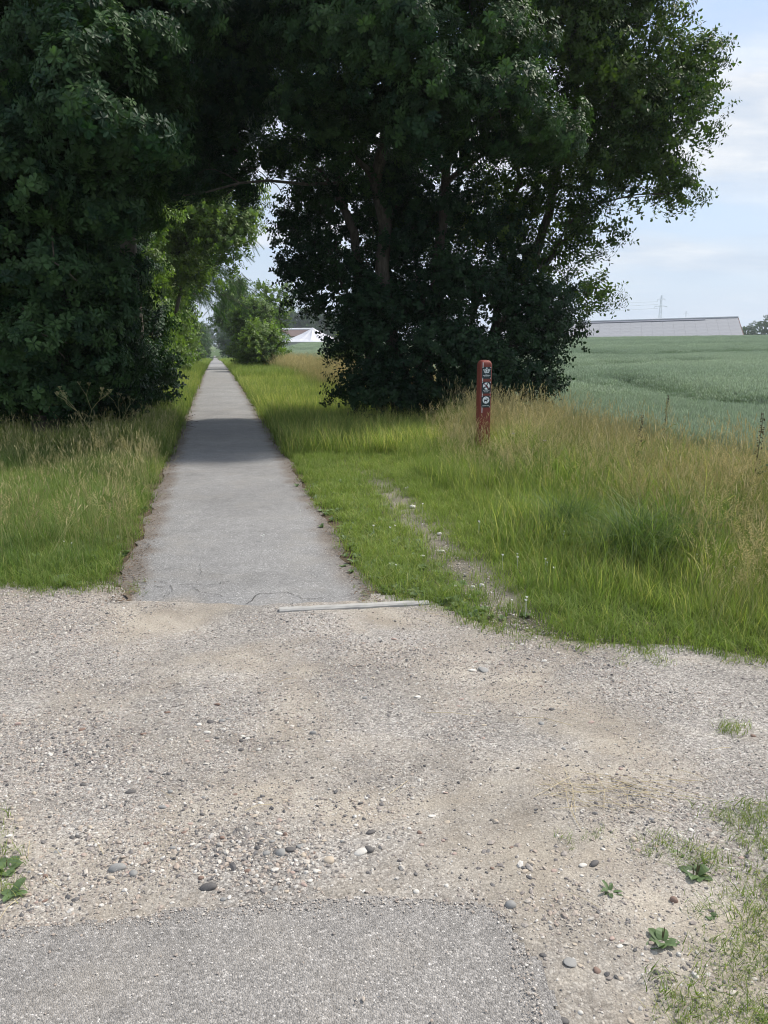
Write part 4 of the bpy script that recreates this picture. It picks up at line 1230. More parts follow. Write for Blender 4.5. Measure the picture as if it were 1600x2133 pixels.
# ------------------------------------------------------------------ wheat
def wheat_mb(seed, n, spread, h=.72, coarse=False):
    r = random.Random(seed); mb = MB()
    for _ in range(n):
        x, y = r.uniform(-spread, spread), r.uniform(-spread, spread); hh = h * r.uniform(.88, 1.08); az = r.uniform(0, 6.28); ln = r.uniform(0, .10); s = r.uniform(.8, 1.15)
        w = .0016 if not coarse else .005
        b = (x, y, 0 if not coarse else hh * .4); t = (x + math.cos(az) * ln * hh, y + math.sin(az) * ln * hh, hh)
        mb.tube([b, t], [w, w * .7], 3, (.75 * s, .85 * s, .65 * s), cap=False)
        e = (t[0] + math.cos(az) * .03, t[1] + math.sin(az) * .03, hh + .075)
        hw_ = .0058 if not coarse else .010
        mb.tube([t, ((t[0] * .6 + e[0] * .4), (t[1] * .6 + e[1] * .4), hh + .03), e], [hw_ * .5, hw_, hw_ * .3], 4, (1.05 * s, 1.08 * s, 1.0 * s), cap=False)
        for k in range(2 if not coarse else 1):
            a = r.uniform(0, 6.28); blade_h = hh * r.uniform(.35, .75)
            mb.add([(x, y, blade_h), (x + math.cos(a) * .07, y + math.sin(a) * .07, blade_h + .11), (x + math.cos(a + .25) * .16, y + math.sin(a + .25) * .16, blade_h + .07), (x + math.cos(a) * .07, y + math.sin(a) * .07 + .012, blade_h + .10)], [(0, 1, 2, 3)], (.8 * s, .92 * s, .75 * s))
    return mb
wh_near = [asset(wheat_mb(200 + i, 34, .16), 'wheat_shape', M['wheat']) for i in range(4)]
wh_far = [asset(wheat_mb(210 + i, 60, .45, coarse=True), 'far_wheat_shape', M['wheat']) for i in range(4)]
TR = []      # wheel tracks through the crop: centre lines in the world from points seen on the field
def track(pts):
    P = []
    for px, py, Y_ in pts:
        P.append(at(px, py, Y_)[:2])
    TR.append(np.array(P))
def field_at(px, py):
    # first hit of the sight line with the top of the crop
    d = ray(px, py); t = np.linspace(7, 200, 3000); p = np.array([0, 0, CAM_H])[None] + d[None] * t[:, None]
    h_ = terrain(p[:, 0], p[:, 1]) + .70 - p[:, 2]
    k = np.argmax(h_ > 0); return p[k, :2]
for pts in ([(1190, 792), (1260, 800), (1330, 815), (1420, 828), (1520, 840), (1640, 850)], [(1290, 785), (1370, 800), (1450, 818), (1530, 832), (1640, 842)], [(1150, 768), (1230, 762), (1330, 757), (1450, 752)], [(1210, 738), (1320, 741), (1440, 736), (1640, 732)]):
    TR.append(np.array([field_at(*p) for p in pts]))
def track_d(x, y):
    d = np.full(x.shape, 99.)
    for T in TR:
        for a, b in zip(T[:-1], T[1:]):
            ab = b - a; t = np.clip(((x - a[0]) * ab[0] + (y - a[1]) * ab[1]) / (ab @ ab), 0, 1)
            d = np.minimum(d, np.hypot(x - a[0] - t * ab[0], y - a[1] - t * ab[1]))
    return d
def d_wheat(x, y):
    u = path_u(x, y)
    return (u > 7.0 + (vnoise(x, y, .7, 72) - .5) * .8) * (track_d(x, y) > .10)
def dip(x, y):
    return 1 - .80 * np.exp(-(track_d(x, y) / (.34 + .016 * y)) ** 2)
def wheat_pass(n, xr, yr, power, assets, sc, lab):
    scat('wheat', n, xr, yr, power, d_wheat, assets, sc, lambda x, y: .25 + .5 * vnoise(x, y, .12, 73) + .15 * vnoise(x, y, .5, 74) - .7 * (1 - dip(x, y)), lab, lean=.05, hf=dip)
wheat_pass(42000, (0, 16), (6.5, 22), 1.3, wh_near, (.92, 1.06), 'blue green unripe wheat nearest to the bank')
wheat_pass(46000, (-2, 46), (20, 60), 1.3, wh_far, (.9, 1.1), 'blue green unripe wheat in the middle of the field')
wheat_pass(30000, (-14, 110), (58, 140), 1.1, wh_far, (1.0, 1.25), 'wheat on the far rise of the field')

# ------------------------------------------------------------------ leaf sprays
OAK = [(0, .0), (.06, .12), (.11, .32), (.19, .38), (.13, .50), (.26, .60), (.18, .72), (.22, .82), (.12, .90), (.0, 1.0)]
OVATE = [(0, .0), (.16, .12), (.30, .38), (.28, .62), (.14, .85), (0, 1.0)]
BROAD = [(0, .0), (.30, .15), (.40, .45), (.30, .78), (0, 1.0)]
def leaf(mb, r, p, d, up, L_, prof, fold=.25, curl=.15, col=(1, 1, 1)):
    d = d / np.linalg.norm(d); side = np.cross(d, up); side /= np.linalg.norm(side) + 1e-9; nn_ = np.cross(side, d)
    def pt_(s_, t): return p + d * (L_ * t) + side * (s_ * L_) + nn_ * (abs(s_) * L_ * fold - curl * L_ * t * t)
    left_ = [pt_(-s_, t) for s_, t in prof[1:-1]]; right_ = [pt_(s_, t) for s_, t in prof[1:-1]]; mid_ = [pt_(0, t) for s_, t in prof]
    n = len(prof); vs = mid_ + left_ + right_; fs = []
    for sd_, off in ((0, n), (1, n + n - 2)):
        for i in range(n - 1):
            a, b = mid_i(i), mid_i(i + 1)
            q = []
            if i == 0: q = [0, 1, off]
            elif i == n - 2: q = [i, i + 1, off + i - 1]
            else: q = [i, i + 1, off + i, off + i - 1]
            fs.append(tuple(q if sd_ else q[::-1]))
    mb.add(vs, fs, col)
def mid_i(i): return i
def spray(seed, n, tw, L_, prof, spread=.9, whorl=False, drop=0.0, wid=1.0, twig=True):
    """a twig along +Z carrying n leaves"""
    r = random.Random(seed); mb = MB()
    bend = np.array([r.uniform(-.2, .2), r.uniform(-.2, .2), 0]) * tw
    axis = lambda t: np.array([0, 0, tw * t]) + bend * t * t
    if twig: mb.tube([axis(0), axis(.5), axis(1)], [.003, .002, .001], 3, (.5, .45, .6), cap=False)
    for i in range(n):
        t = 1 - .75 * (i / n) ** (1.6 if whorl else 1.0)
        a = i * 2.4 + r.uniform(-.3, .3); ca, sa = math.cos(a), math.sin(a)
        el = r.uniform(-.15, .55) + (.9 if i < 2 else 0) * (not whorl)
        d = np.array([ca * spread, sa * spread, el - drop]); s = r.uniform(.8, 1.15)
        up = np.array([-ca * .3 + r.uniform(-.35, .35), -sa * .3 + r.uniform(-.35, .35), 1.])
        pf = [(a_ * wid * r.uniform(.9, 1.1), b_) for a_, b_ in prof]
        leaf(mb, r, axis(t) + d / np.linalg.norm(d) * .012, d, up, L_ * r.uniform(.7, 1.12), pf, r.uniform(.1, .35), r.uniform(.05, .3), (s, s * r.uniform(.95, 1.05), s))
    return mb
A_OAK = [asset(spray(400 + i, 17, .20, .108, OAK, whorl=True), 'oak_spray', M['oak_leaf']) for i in range(5)]
A_CHERRY = [asset(spray(420 + i, 14, .30, .070, OVATE, .8, drop=.25), 'cherry_spray', M['cherry_leaf']) for i in range(5)]
A_SHRUB = [asset(spray(440 + i, 14, .26, .065, BROAD, .85), 'shrub_spray', M['shrub_leaf']) for i in range(5)]
A_HEDGE = [asset(spray(460 + i, 16, .32, .085, BROAD, .9), 'hedge_spray', M['hedge_leaf']) for i in range(4)]
A_FAR = [asset(spray(480 + i, 18, .8, .20, BROAD, .9, twig=False), 'far_spray', M['far_leaf']) for i in range(4)]
def needle_spray(seed, mat_len=.5):
    r = random.Random(seed); mb = MB()
    mb.tube([(0, 0, 0), (0, 0, mat_len)], [.004, .002], 3, (.6, .5, .6), cap=False)
    for k in range(34):
        t = .1 + .9 * k / 34; a = r.uniform(0, 6.28); l = r.uniform(.035, .055)
        for q_ in range(3):
            a2 = a + q_ * 2.1; c = np.array([0, 0, mat_len * t]); e = c + np.array([math.cos(a2) * l, math.sin(a2) * l, l * .5]); w_ = np.array([-math.sin(a2), math.cos(a2), 0]) * .004
            mb.add([c - w_, c + w_, e], [(0, 1, 2)], (1, 1, 1))
    return mb
A_LARCH = [asset(needle_spray(500 + i), 'needle_spray', M['larch_leaf']) for i in range(3)]
A_SPRUCE = [asset(needle_spray(510 + i), 'spruce_spray', M['far_leaf']) for i in range(2)]

def rand_dirs(n):
    v = rng.normal(size=(n, 3)); return v / np.linalg.norm(v, axis=1)[:, None]
def euler_from_dir(D, roll):
    """rotation that turns +Z onto D"""
    th = np.arccos(np.clip(D[:, 2], -1, 1)); ph = np.arctan2(D[:, 1], D[:, 0])
    # R = Rz(ph) Ry(th) Rz(roll): convert through matrices
    cz_, sz_ = np.cos(ph), np.sin(ph); cy_, sy_ = np.cos(th), np.sin(th); cr, sr = np.cos(roll), np.sin(roll)
    m00 = cz_ * cy_ * cr - sz_ * sr; m10 = sz_ * cy_ * cr + cz_ * sr; m20 = -sy_ * cr; m21 = sy_ * sr; m22 = cy_
    y_ = np.arcsin(np.clip(-m20, -1, 1)); x_ = np.arctan2(m21, m22); z_ = np.arctan2(m10, m00)
    return np.stack([x_, y_, z_], 1)
def limb(mb, a, b, r0, r1, seed, sag=.08, n=6, sides=6):
    r = np.random.default_rng(abs(int(seed))); a = np.asarray(a, float); b = np.asarray(b, float); L_ = np.linalg.norm(b - a)
    off = r.normal(size=3) * L_ * sag; pts = []
    for i in range(n + 1):
        t = i / n; pts.append(a + (b - a) * t + off * math.sin(math.pi * t) + np.array([0, 0, L_ * .10 * math.sin(math.pi * t)]) + (r.normal(size=3) * L_ * .014 if 0 < i < n else 0))
    mb.tube(pts, [r0 + (r1 - r0) * (i / n) for i in range(n + 1)], sides, cap=False)
    return pts
def tree(name, label, cat, stems, blobs, assets, clumps=1.0, per=26, csize=.42, leaf_s=(.8, 1.25), tint=.4, droop=.15, twigs=True, group=None, limb_r=.05, bark='bark', seed=0, shell=.45):
    """stems: list of (base xyz, top xyz, r0, r1); blobs: list of (centre, radii)"""
    base = np.array(stems[0][0], float)
    e = empty(name, base); tag(e, label, cat, group)
    trunk = MB(); trunk.smooth = True; nodes_ = []
    trunks = []
    for i, (a, b, r0, r1) in enumerate(stems):
        trunk = MB(); trunk.smooth = True; trunks.append(trunk)
        pts = limb(trunk, a, b, r0, r1, seed * 17 + i, .05, 8, 9)
        nodes_ += [(p, r0 + (r1 - r0) * k / 8) for k, p in enumerate(pts) if k >= 2]
    br = MB(); P = []; D = []; S = []; T_ = []
    for bi, bl_ in enumerate(blobs):
        c, rad = bl_[0], bl_[1]; dens = bl_[2] if len(bl_) > 2 else 1.0
        c = np.array(c, float); rad = np.array(rad, float)
        # limb from the nearest fitting stem node that lies lower
        best = min(nodes_, key=lambda q: np.linalg.norm(q[0] - c) + max(0, q[0][2] - c[2]) * 2)
        lp = limb(br, best[0], c, min(best[1] * .7, limb_r), .012, seed * 31 + bi, .07, 6, 5)
        area = (rad[0] * rad[1] + rad[0] * rad[2] + rad[1] * rad[2]) / 3 * 12.57
        nc = max(4, int(area / (csize * csize * 2.2) * clumps * dens))
        dirs = rand_dirs(nc); fr = rng.random(nc) ** shell
        fr *= 1 + .22 * np.sin(dirs[:, 0] * 5 + bi) * np.cos(dirs[:, 2] * 6 + bi * 2)
        cc_ = c + dirs * rad * fr[:, None]
        ground_z = terrain(cc_[:, 0], cc_[:, 1]) + .12
        cc_[:, 2] = np.maximum(cc_[:, 2], ground_z + .1)
        for k in range(nc):
            if twigs and (k % 2 == 0):
                q_ = lp[random.randint(3, 6)]
                limb(br, q_, cc_[k], .010, .003, seed * 7 + bi * 100 + k, .06, 3, 3)
            n = max(3, int(per * random.uniform(.5, 1.4)))
            out_ = dirs[k] * .8 + np.array([0, 0, .35 - droop]); cs = csize * random.uniform(.6, 1.25)
            dd = rand_dirs(n); f2 = rng.random(n) ** .5
            pp_ = cc_[k] + dd * f2[:, None] * cs * np.array([1, 1, .62])
            dr = dd * .9 + out_ + rng.normal(size=(n, 3)) * .25
            dr[:, 2] += .15 - droop
            dr /= np.linalg.norm(dr, axis=1)[:, None]
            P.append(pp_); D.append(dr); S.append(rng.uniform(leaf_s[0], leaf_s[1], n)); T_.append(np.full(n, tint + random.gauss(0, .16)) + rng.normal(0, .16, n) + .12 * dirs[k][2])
    P = np.concatenate(P); D = np.concatenate(D); S = np.concatenate(S); T_ = np.clip(np.concatenate(T_), 0, 1)
    for mb_ in trunks + [br]: mb_.v = [(v[0] - base[0], v[1] - base[1], v[2] - base[2]) for v in mb_.v]
    for t_ in trunks: t_.build('trunk', M[bark], e)
    if twigs or len(blobs) < 40: br.build('branches', M[bark], e)['kind'] = 'stuff'
    n = len(P)
    k = P[:, 2] > terrain(P[:, 0], P[:, 1]) + .03
    P, D, S, T_ = P[k], D[k], S[k], T_[k]; n = len(P)
    scatter('crown', P - base, euler_from_dir(D, rng.random(n) * 6.28), S, rng.integers(0, len(assets), n), T_, assets, e)
    print(name, n)
    return e
def B(px, py, Y, rx, ry, rd, dens=1.0):
    """a lobe of a crown: where it is seen, how far ahead, its half sizes in photo pixels and its half depth in metres"""
    c = at(px, py, Y); k = Y / FPX
    return (c, (rx * k, rd, ry * k), dens)
def S_(px0, py0, Y0, px1, py1, Y1, r0, r1):
    a = at(px0, py0, Y0); a[2] = float(terrain(a[0], a[1])) - .15; return (a, at(px1, py1, Y1), r0, r1)

tree('oak_tree', 'big dark oak whose crown fills the upper corner, standing in the lush grass', 'tree',
     [S_(95, 930, 12.2, 130, 120, 12.4, .22, .12), S_(105, 930, 12.3, 250, 380, 13, .12, .05)],
     [B(200, 240, 10.8, 135, 120, 1.0), B(70, 160, 11.8, 150, 130, 1.2), B(225, 420, 11.6, 90, 60, .8), B(60, 360, 11.2, 110, 90, 1.0), B(70, 560, 11.6, 120, 100, 1.0), B(180, 570, 12.6, 95, 80, 1.0),
      B(90, 720, 11.9, 130, 90, 1.1), B(205, 690, 13.0, 68, 70, 1.0), B(200, 785, 13.0, 80, 50, .8), B(120, 812, 12.0, 80, 36, .6), B(20, 765, 11.8, 90, 52, .8), B(230, 60, 11.8, 170, 110, 1.2),
      B(-150, 300, 12, 150, 250, 1.6), B(-160, 650, 12.3, 130, 170, 1.4), B(60, -130, 12.5, 240, 160, 1.8), B(270, -180, 13, 200, 150, 1.8), B(330, 280, 12.2, 40, 90, .6)],
     A_OAK, clumps=1.1, per=36, csize=.36, shell=.38, leaf_s=(.6, 1.0), tint=.35, seed=1)
tree('oak_tree', 'second oak behind the big dark one, its boughs reaching over the path', 'tree',
     [S_(285, 862, 17.5, 300, 60, 17.5, .20, .10), S_(262, 860, 18.5, 215, 100, 18, .15, .08)],
     [B(400, 110, 15.5, 120, 120, 1.3), B(330, 340, 17, 70, 70, 1.0), B(460, 220, 16, 90, 80, 1.0), B(530, 130, 16, 80, 90, 1.1, .7), B(420, 300, 16.5, 70, 60, .8), B(400, 375, 17, 60, 36, .7), B(500, 320, 15.6, 60, 30, .7, .7), B(470, 385, 15.8, 60, 16, .5, .6), B(300, 200, 17, 100, 100, 1.2),
      B(560, 20, 16, 110, 70, 1.2), B(430, -110, 16.5, 180, 130, 1.6), B(180, 100, 18, 180, 120, 1.4), B(245, 540, 18.5, 55, 90, .8), B(250, -80, 18, 160, 130, 1.6)],
     A_OAK, clumps=1.0, per=30, csize=.42, shell=.38, leaf_s=(.65, 1.1), tint=.25, seed=2, limb_r=.07)
tree('oak_tree', 'oak leaning over the path from the field side, hiding the sky overhead', 'tree',
     [S_(838, 868, 16.5, 800, 150, 15.5, .17, .09), S_(800, 868, 16.8, 700, 200, 16, .12, .06), S_(870, 868, 16.8, 960, 180, 15.5, .13, .06)],
     [B(700, 90, 13.6, 120, 110, 1.2), B(830, 100, 13.2, 120, 100, 1.1), B(900, 210, 13, 100, 95, 1.0), B(1040, 230, 13.2, 90, 70, .9), B(650, 220, 14.5, 80, 70, .9, .8), B(690, 300, 15, 70, 50, .8, .7), B(930, 310, 13.8, 80, 50, .8),
      B(1000, 130, 13.8, 110, 90, 1.0), B(620, 40, 15, 90, 100, 1.2, .7), B(720, -110, 14, 200, 120, 1.8), B(960, -110, 14, 180, 130, 1.8), B(780, 230, 14.5, 80, 60, .9), B(600, 330, 16, 60, 35, .6), B(840, 400, 16.5, 90, 60, .8), B(1130, 300, 14, 60, 50, .7)],
     A_OAK, clumps=.85, per=27, csize=.38, shell=.38, leaf_s=(.6, 1.0), tint=.42, seed=3, limb_r=.07)
tree('shrub', 'dark undergrowth shrub filling the space under the two oaks beside the path', 'bush',
     [S_(215, 868, 14.2, 215, 780, 14.2, .04, .02), S_(290, 850, 17.0, 290, 760, 17.0, .04, .02)],
     [B(170, 835, 13.2, 70, 38, .7), B(240, 815, 14.0, 70, 45, .8), B(285, 770, 16.5, 52, 62, .8), B(230, 745, 15.5, 70, 60, .8), B(318, 800, 17.5, 30, 30, .6), B(60, 835, 13.4, 60, 26, .6), B(300, 690, 18, 40, 60, .7)],
     A_SHRUB, clumps=1.0, per=22, csize=.34, leaf_s=(.85, 1.3), tint=.4, seed=8)
tree('cherry_tree', 'small leaved tree with the loose lit crown standing out against the sky beside the wheat', 'tree',
     [S_(950, 868, 17.2, 1200, 150, 16.2, .13, .06), S_(990, 868, 17.2, 1080, 320, 16.5, .10, .05), S_(920, 868, 17.4, 930, 380, 17.0, .10, .05), S_(1000, 868, 17.3, 1180, 470, 16.6, .08, .03)],
     [B(1180, 90, 15.5, 130, 120, 1.3), B(1290, 60, 15.8, 100, 100, 1.2), B(1370, 190, 16, 75, 95, 1.0), B(1300, 230, 15.6, 110, 90, 1.2), B(1180, 280, 15.4, 100, 80, 1.1), B(1360, 310, 16, 70, 55, .8), B(1230, 370, 16.2, 60, 38, .8),
      B(1340, 380, 16.4, 65, 30, .6), B(1080, 390, 16.6, 90, 60, .9, .9), B(1180, 470, 16.6, 75, 50, .8, .7), B(1120, 560, 16.6, 75, 55, .9, .75), B(1010, 480, 16.8, 90, 70, .9, .75), B(1440, 130, 16.3, 38, 42, .6), B(1470, 170, 16.3, 26, 22, .5), B(1455, 250, 16.3, 26, 26, .5),
      B(1250, -90, 16, 160, 110, 1.8), B(1080, -60, 16.4, 160, 120, 1.8), B(1330, -30, 16, 70, 60, 1.2), B(1240, 490, 16.7, 28, 38, .5), B(1230, 612, 16.8, 45, 8, .3), B(1410, 402, 16.4, 30, 8, .3), B(870, 470, 17.2, 90, 60, .9, .5)],
     A_CHERRY, clumps=.9, per=20, csize=.40, leaf_s=(.85, 1.3), tint=.48, droop=.25, seed=4)
tree('shrub', 'dense dark bushy growth down to the grass just behind the red post', 'bush',
     [S_(880, 862, 16.6, 860, 500, 16.6, .08, .04), S_(830, 862, 16.6, 770, 560, 16.6, .07, .03), S_(940, 862, 16.6, 1010, 560, 16.4, .07, .03), S_(860, 862, 16.5, 700, 560, 16.4, .05, .02), S_(990, 862, 16.3, 1110, 620, 16.2, .05, .02)],
     [B(850, 400, 16.6, 90, 70, 1.0, .7), B(940, 440, 16.4, 80, 70, .9, .6), B(770, 360, 16.6, 80, 50, .9, .7), B(820, 480, 16.4, 80, 60, .9, .7), B(1060, 500, 16.4, 70, 70, .8, .6), B(700, 420, 16.8, 80, 70, .9, .75), B(640, 420, 17, 50, 40, .6, .8), B(670, 510, 16.8, 50, 50, .7, .8), B(760, 540, 16.6, 90, 90, 1.0, .7), B(700, 610, 16.8, 60, 50, .8, .9), B(880, 580, 16.4, 110, 100, 1.1, .75), B(990, 610, 16.2, 100, 90, 1.0, .8),
      B(1110, 640, 16.2, 70, 50, .8), B(1112, 730, 15.9, 55, 66, .8), B(1030, 750, 15.6, 95, 80, .9), B(900, 740, 15.6, 110, 80, .9), B(780, 720, 15.8, 80, 80, .9), B(745, 800, 15.8, 38, 45, .6), B(840, 820, 15.6, 90, 40, .7), B(960, 820, 15.4, 90, 38, .7), B(1070, 810, 15.6, 65, 38, .6),
      B(655, 590, 16.9, 30, 16, .4), B(800, 640, 16.6, 80, 60, .9), B(1165, 690, 16, 26, 30, .4), B(600, 470, 17.2, 30, 30, .5), B(722, 695, 16.4, 30, 40, .5), B(620, 575, 16.9, 22, 10, .3)],
     A_SHRUB, clumps=.92, per=26, csize=.40, leaf_s=(.8, 1.2), tint=.32, droop=.15, seed=5)

# hedge of young trees along the path, beyond the oaks
def along(s_y, u, h): 
    x = path_c(s_y) + u / .9775; return (x, s_y, float(terrain(x, s_y)) + h)
hedge = [(21.5, -3.3, 3.6, 1.15, 'dark bushy hazel right behind the second oak', .15), (26, -3.2, 5.6, 1.25, 'bright green bushy young tree, first of the leafy wall beside the path', .55),
         (31, -3.3, 7.2, 1.35, 'tall light green young tree in the leafy wall, second beyond the oaks', .6), (37, -3.2, 8.0, 1.45, 'young tree under the larch boughs in the leafy wall', .5),
         (44, -3.3, 8.6, 1.6, 'young tree halfway along the leafy wall beside the path', .5), (52, -3.3, 8.6, 1.6, 'young tree near the end of the leafy wall', .4), (61, -3.4, 8.2, 1.6, 'last young tree of the leafy wall, where the verge opens', .35)]
for i, (yy, u_, h_, r_, lab, tt) in enumerate(hedge):
    a = along(yy, u_ - .3, -.1); bl = []
    k = int(h_ / 1.15)
    for q_ in range(k):
        hh = .7 + q_ * (h_ - .7) / max(1, k - 1)
        bl.append((along(yy + random.uniform(-.8, .8), u_ + random.uniform(-.25, .25), hh), (r_ * random.uniform(.8, 1.05), 2.6, .85)))
    tree('young_tree', lab, 'tree', [(a, along(yy, u_ - .3, h_ * .9), .09, .03)], bl, A_HEDGE, clumps=.8 if i < 4 else .6, per=20 if i < 4 else 14, csize=.45, leaf_s=(.95, 1.5) if i < 4 else (1.5, 2.2), tint=tt, group='trees of the leafy wall', seed=20 + i, limb_r=.03)
# second row behind them, off the path
for i, (yy, u_, h_, lab) in enumerate(((17, -8.5, 7.5, 'dark tree behind the big oak, on the meadow side'), (25, -7, 8.5, 'tall dark tree behind the start of the leafy wall'), (39, -6.5, 10, 'tall tree behind the middle of the leafy wall'), (55, -6.5, 10, 'tall tree behind the far end of the leafy wall'))):
    a = along(yy, u_, -.1)
    tree('field_tree', lab, 'tree', [(a, along(yy, u_, h_ * .8), .18, .06)], [(along(yy + random.uniform(-1, 1), u_ + random.uniform(-.8, .8), h_ * f), (2.0, 2.4, 1.5)) for f in (.35, .55, .75, .92)], A_HEDGE, clumps=.6, per=16, csize=.6, leaf_s=(1.4, 2.2), tint=.35, seed=40 + i)
# larch with drooping boughs
x0, y0, z0 = along(41, -3.4, -.1)
e = empty('larch_tree', (x0, y0, z0)); tag(e, 'larch with long drooping feathery boughs hanging over the path', 'tree')
tr = MB(); tr.smooth = True; tr.tube([(0, 0, 0), (.05, 0, 4), (0, .05, 8), (.1, 0, 14)], [.17, .14, .09, .02], 9); tr.build('trunk', M['bark'], e)
bo = MB(); P = []; D = []; S = []
for k in range(110):
    h_ = 4.6 + 9 * k / 110; a_ = random.choice((random.uniform(-.9, .6), random.uniform(-1.2, .7), random.uniform(0, 6.28))); L_ = min(5.2, 5.2 - .7 * (h_ - 9.0)) * random.uniform(.55, 1.1)
    pts = [np.array([math.cos(a_) * L_ * t, math.sin(a_) * L_ * t, h_ + .5 * t - 1.3 * t * t * L_ / 3.4]) for t in np.linspace(0, 1, 7)]
    bo.tube(pts, np.linspace(.04, .008, 7), 4, cap=False)
    for q_ in range(64):
        t = random.uniform(.1, 1) ** .7 * 5.999; i = int(t); p = pts[i] + (pts[i + 1] - pts[i]) * (t - i)
        d = np.array([math.cos(a_) * .5 + random.gauss(0, .5), math.sin(a_) * .5 + random.gauss(0, .5), -1.0 + random.gauss(0, .35)]); d /= np.linalg.norm(d)
        P.append(p + np.array([random.gauss(0, .12), random.gauss(0, .12), -.05])); D.append(d); S.append(random.uniform(.9, 1.9))
bo.build('branches', M['bark'], e)
P = np.array(P); D = np.array(D)
scatter('crown', P, euler_from_dir(D, rng.random(len(P)) * 6.28), np.array(S), rng.integers(0, 3, len(P)), np.clip(rng.normal(.35, .15, len(P)), 0, 1), A_LARCH, e)
tree('young_tree', 'light green tree leaning out over the path in front of the larch', 'tree', [S_(322, 800, 36, 375, 520, 35, .11, .05)],
     [B(430, 450, 34, 70, 60, 1.6, .8), B(380, 420, 35, 60, 60, 1.5, .8), B(470, 500, 33, 60, 45, 1.3, .7), B(370, 520, 35, 60, 70, 1.5, .8), B(500, 440, 34, 40, 35, 1.0, .55), B(410, 560, 36, 45, 40, 1.2, .7)],
     A_HEDGE, clumps=.8, per=16, csize=.5, leaf_s=(1.2, 1.9), tint=.5, seed=58, limb_r=.04)
# far right-hand growth beyond the tan grass
tree('shrub', 'round pale green bush beside the path beyond the tan grass', 'bush', [(along(50, 2.8, -.1), along(50, 2.8, 3), .07, .02)],
     [(along(50, 2.6, 1.2), (1.0, 1.3, 1.1)), (along(51, 3.0, 1.0), (1.1, 1.3, 1.0)), (along(50, 2.8, 2.1), (.85, 1.1, .8)), (along(50, 3.3, 1.5), (.7, 1, .7))], A_HEDGE, clumps=.9, per=16, csize=.38, leaf_s=(1.1, 1.8), tint=.55, seed=60)
tree('small_tree', 'taller rounded green tree right behind the pale bush', 'tree', [(along(58, 3.0, -.1), along(58, 3.0, 4.8), .1, .03)],
     [(along(58, 2.4, 1.2), (1.0, 1.6, 1.1)), (along(58, 2.8, 2.6), (1.35, 1.6, 1.2)), (along(58, 2.9, 3.8), (1.3, 1.6, .9)), (along(58, 3.0, 2.2), (1.1, 1.5, 1.1)), (along(58, 2.5, 3.9), (.8, 1.3, .8))], A_HEDGE, clumps=.9, per=16, csize=.42, leaf_s=(1.2, 1.9), tint=.42, seed=61)
tree('small_tree', 'thin airy tree whose loose twigs rise behind the rounded tree', 'tree', [(along(66, 5.2, -.1), along(66, 5.4, 6), .08, .02)],
     [(along(66, 5.4, 5.2), (1.6, 1.5, 1.0)), (along(66, 5.2, 4.0), (1.2, 1.5, .9)), (along(66, 4.6, 6.0), (1.0, 1.2, .6)), (along(66, 4.2, 2.6), (1, 1, 1))], A_HEDGE, clumps=.35, per=9, csize=.45, leaf_s=(1.2, 2.0), tint=.3, seed=62)
tree('small_tree', 'dark tree standing close to the path where it narrows', 'tree', [(along(92, 2.6, -.1), along(92, 2.4, 7), .14, .04)],
     [(along(92, 2.2, 6.6), (1.8, 2, 1.6)), (along(92, 1.4, 5.0), (1.8, 2, 1.3)), (along(92, 3.0, 4.6), (1.8, 2, 1.6)), (along(92, 2.4, 8.2), (1.4, 1.6, 1.2)), (along(92, 3.2, 2.5), (1.3, 1.6, 1.3))], A_HEDGE, clumps=.6, per=14, csize=.6, leaf_s=(1.8, 2.6), tint=.08, seed=63)
tree('sapling', 'leafy young sapling growing out of the field edge beyond the dark bush', 'tree', [(along(30, 5.0, -.1), along(30, 4.8, 1.6), .02, .008)],
     [(along(30, 4.7, .5), (.55, .5, .35)), (along(30, 4.8, .95), (.45, .4, .35)), (along(30, 4.7, 1.5), (.2, .25, .35)), (along(30, 5.3, .55), (.35, .4, .3)), (along(30, 4.3, .9), (.25, .3, .25))], A_HEDGE, clumps=.8, per=9, csize=.22, leaf_s=(.7, 1.1), tint=.6, seed=64)
tree('shrub', 'compact dark bush at the path edge in the far distance', 'bush', [(along(118, -3.2, -.1), along(118, -3.2, 1.5), .1, .04)],
     [(along(118, -3.1, 1.2), (1.2, 1.5, 1.1)), (along(118, -3.6, .9), (1.2, 1.5, .9))], A_HEDGE, clumps=1, per=14, csize=.5, leaf_s=(1.8, 2.6), tint=.0, seed=65)
far = [(140, -4.6, 7.0, 2.6, 'far tree on the hedge side behind the compact dark bush'), (175, -4.8, 8.5, 3.4, 'distant tree on the hedge side, second behind the compact bush'), (180, 5.0, 8, 3.4, 'distant tree on the field side of the path'),
       (235, -5.6, 10, 4.2, 'hazy tree far down the hedge side of the path'), (250, 6, 10, 4.2, 'hazy tree far down the field side of the path'), (330, -6.6, 12, 5, 'very distant tree on the hedge side'), (340, 7, 12, 5, 'very distant tree on the field side')]
for i, (yy, u_, h_, r_, lab) in enumerate(far):
    tree('roadside_tree', lab, 'tree', [(along(yy, u_, -.2), along(yy, u_, h_ * .7), .25, .08)],
         [(along(yy, u_ + random.uniform(-.6, .6), h_ * .3), (r_ * .8, r_, h_ * .28)), (along(yy, u_ + random.uniform(-.6, .6), h_ * .55), (r_, r_, h_ * .28)), (along(yy, u_, h_ * .8), (r_ * .7, r_ * .8, h_ * .22))],
         A_FAR, clumps=.9, per=10, csize=.9, leaf_s=(1.0, 1.6), tint=.3, twigs=False, seed=70 + i)
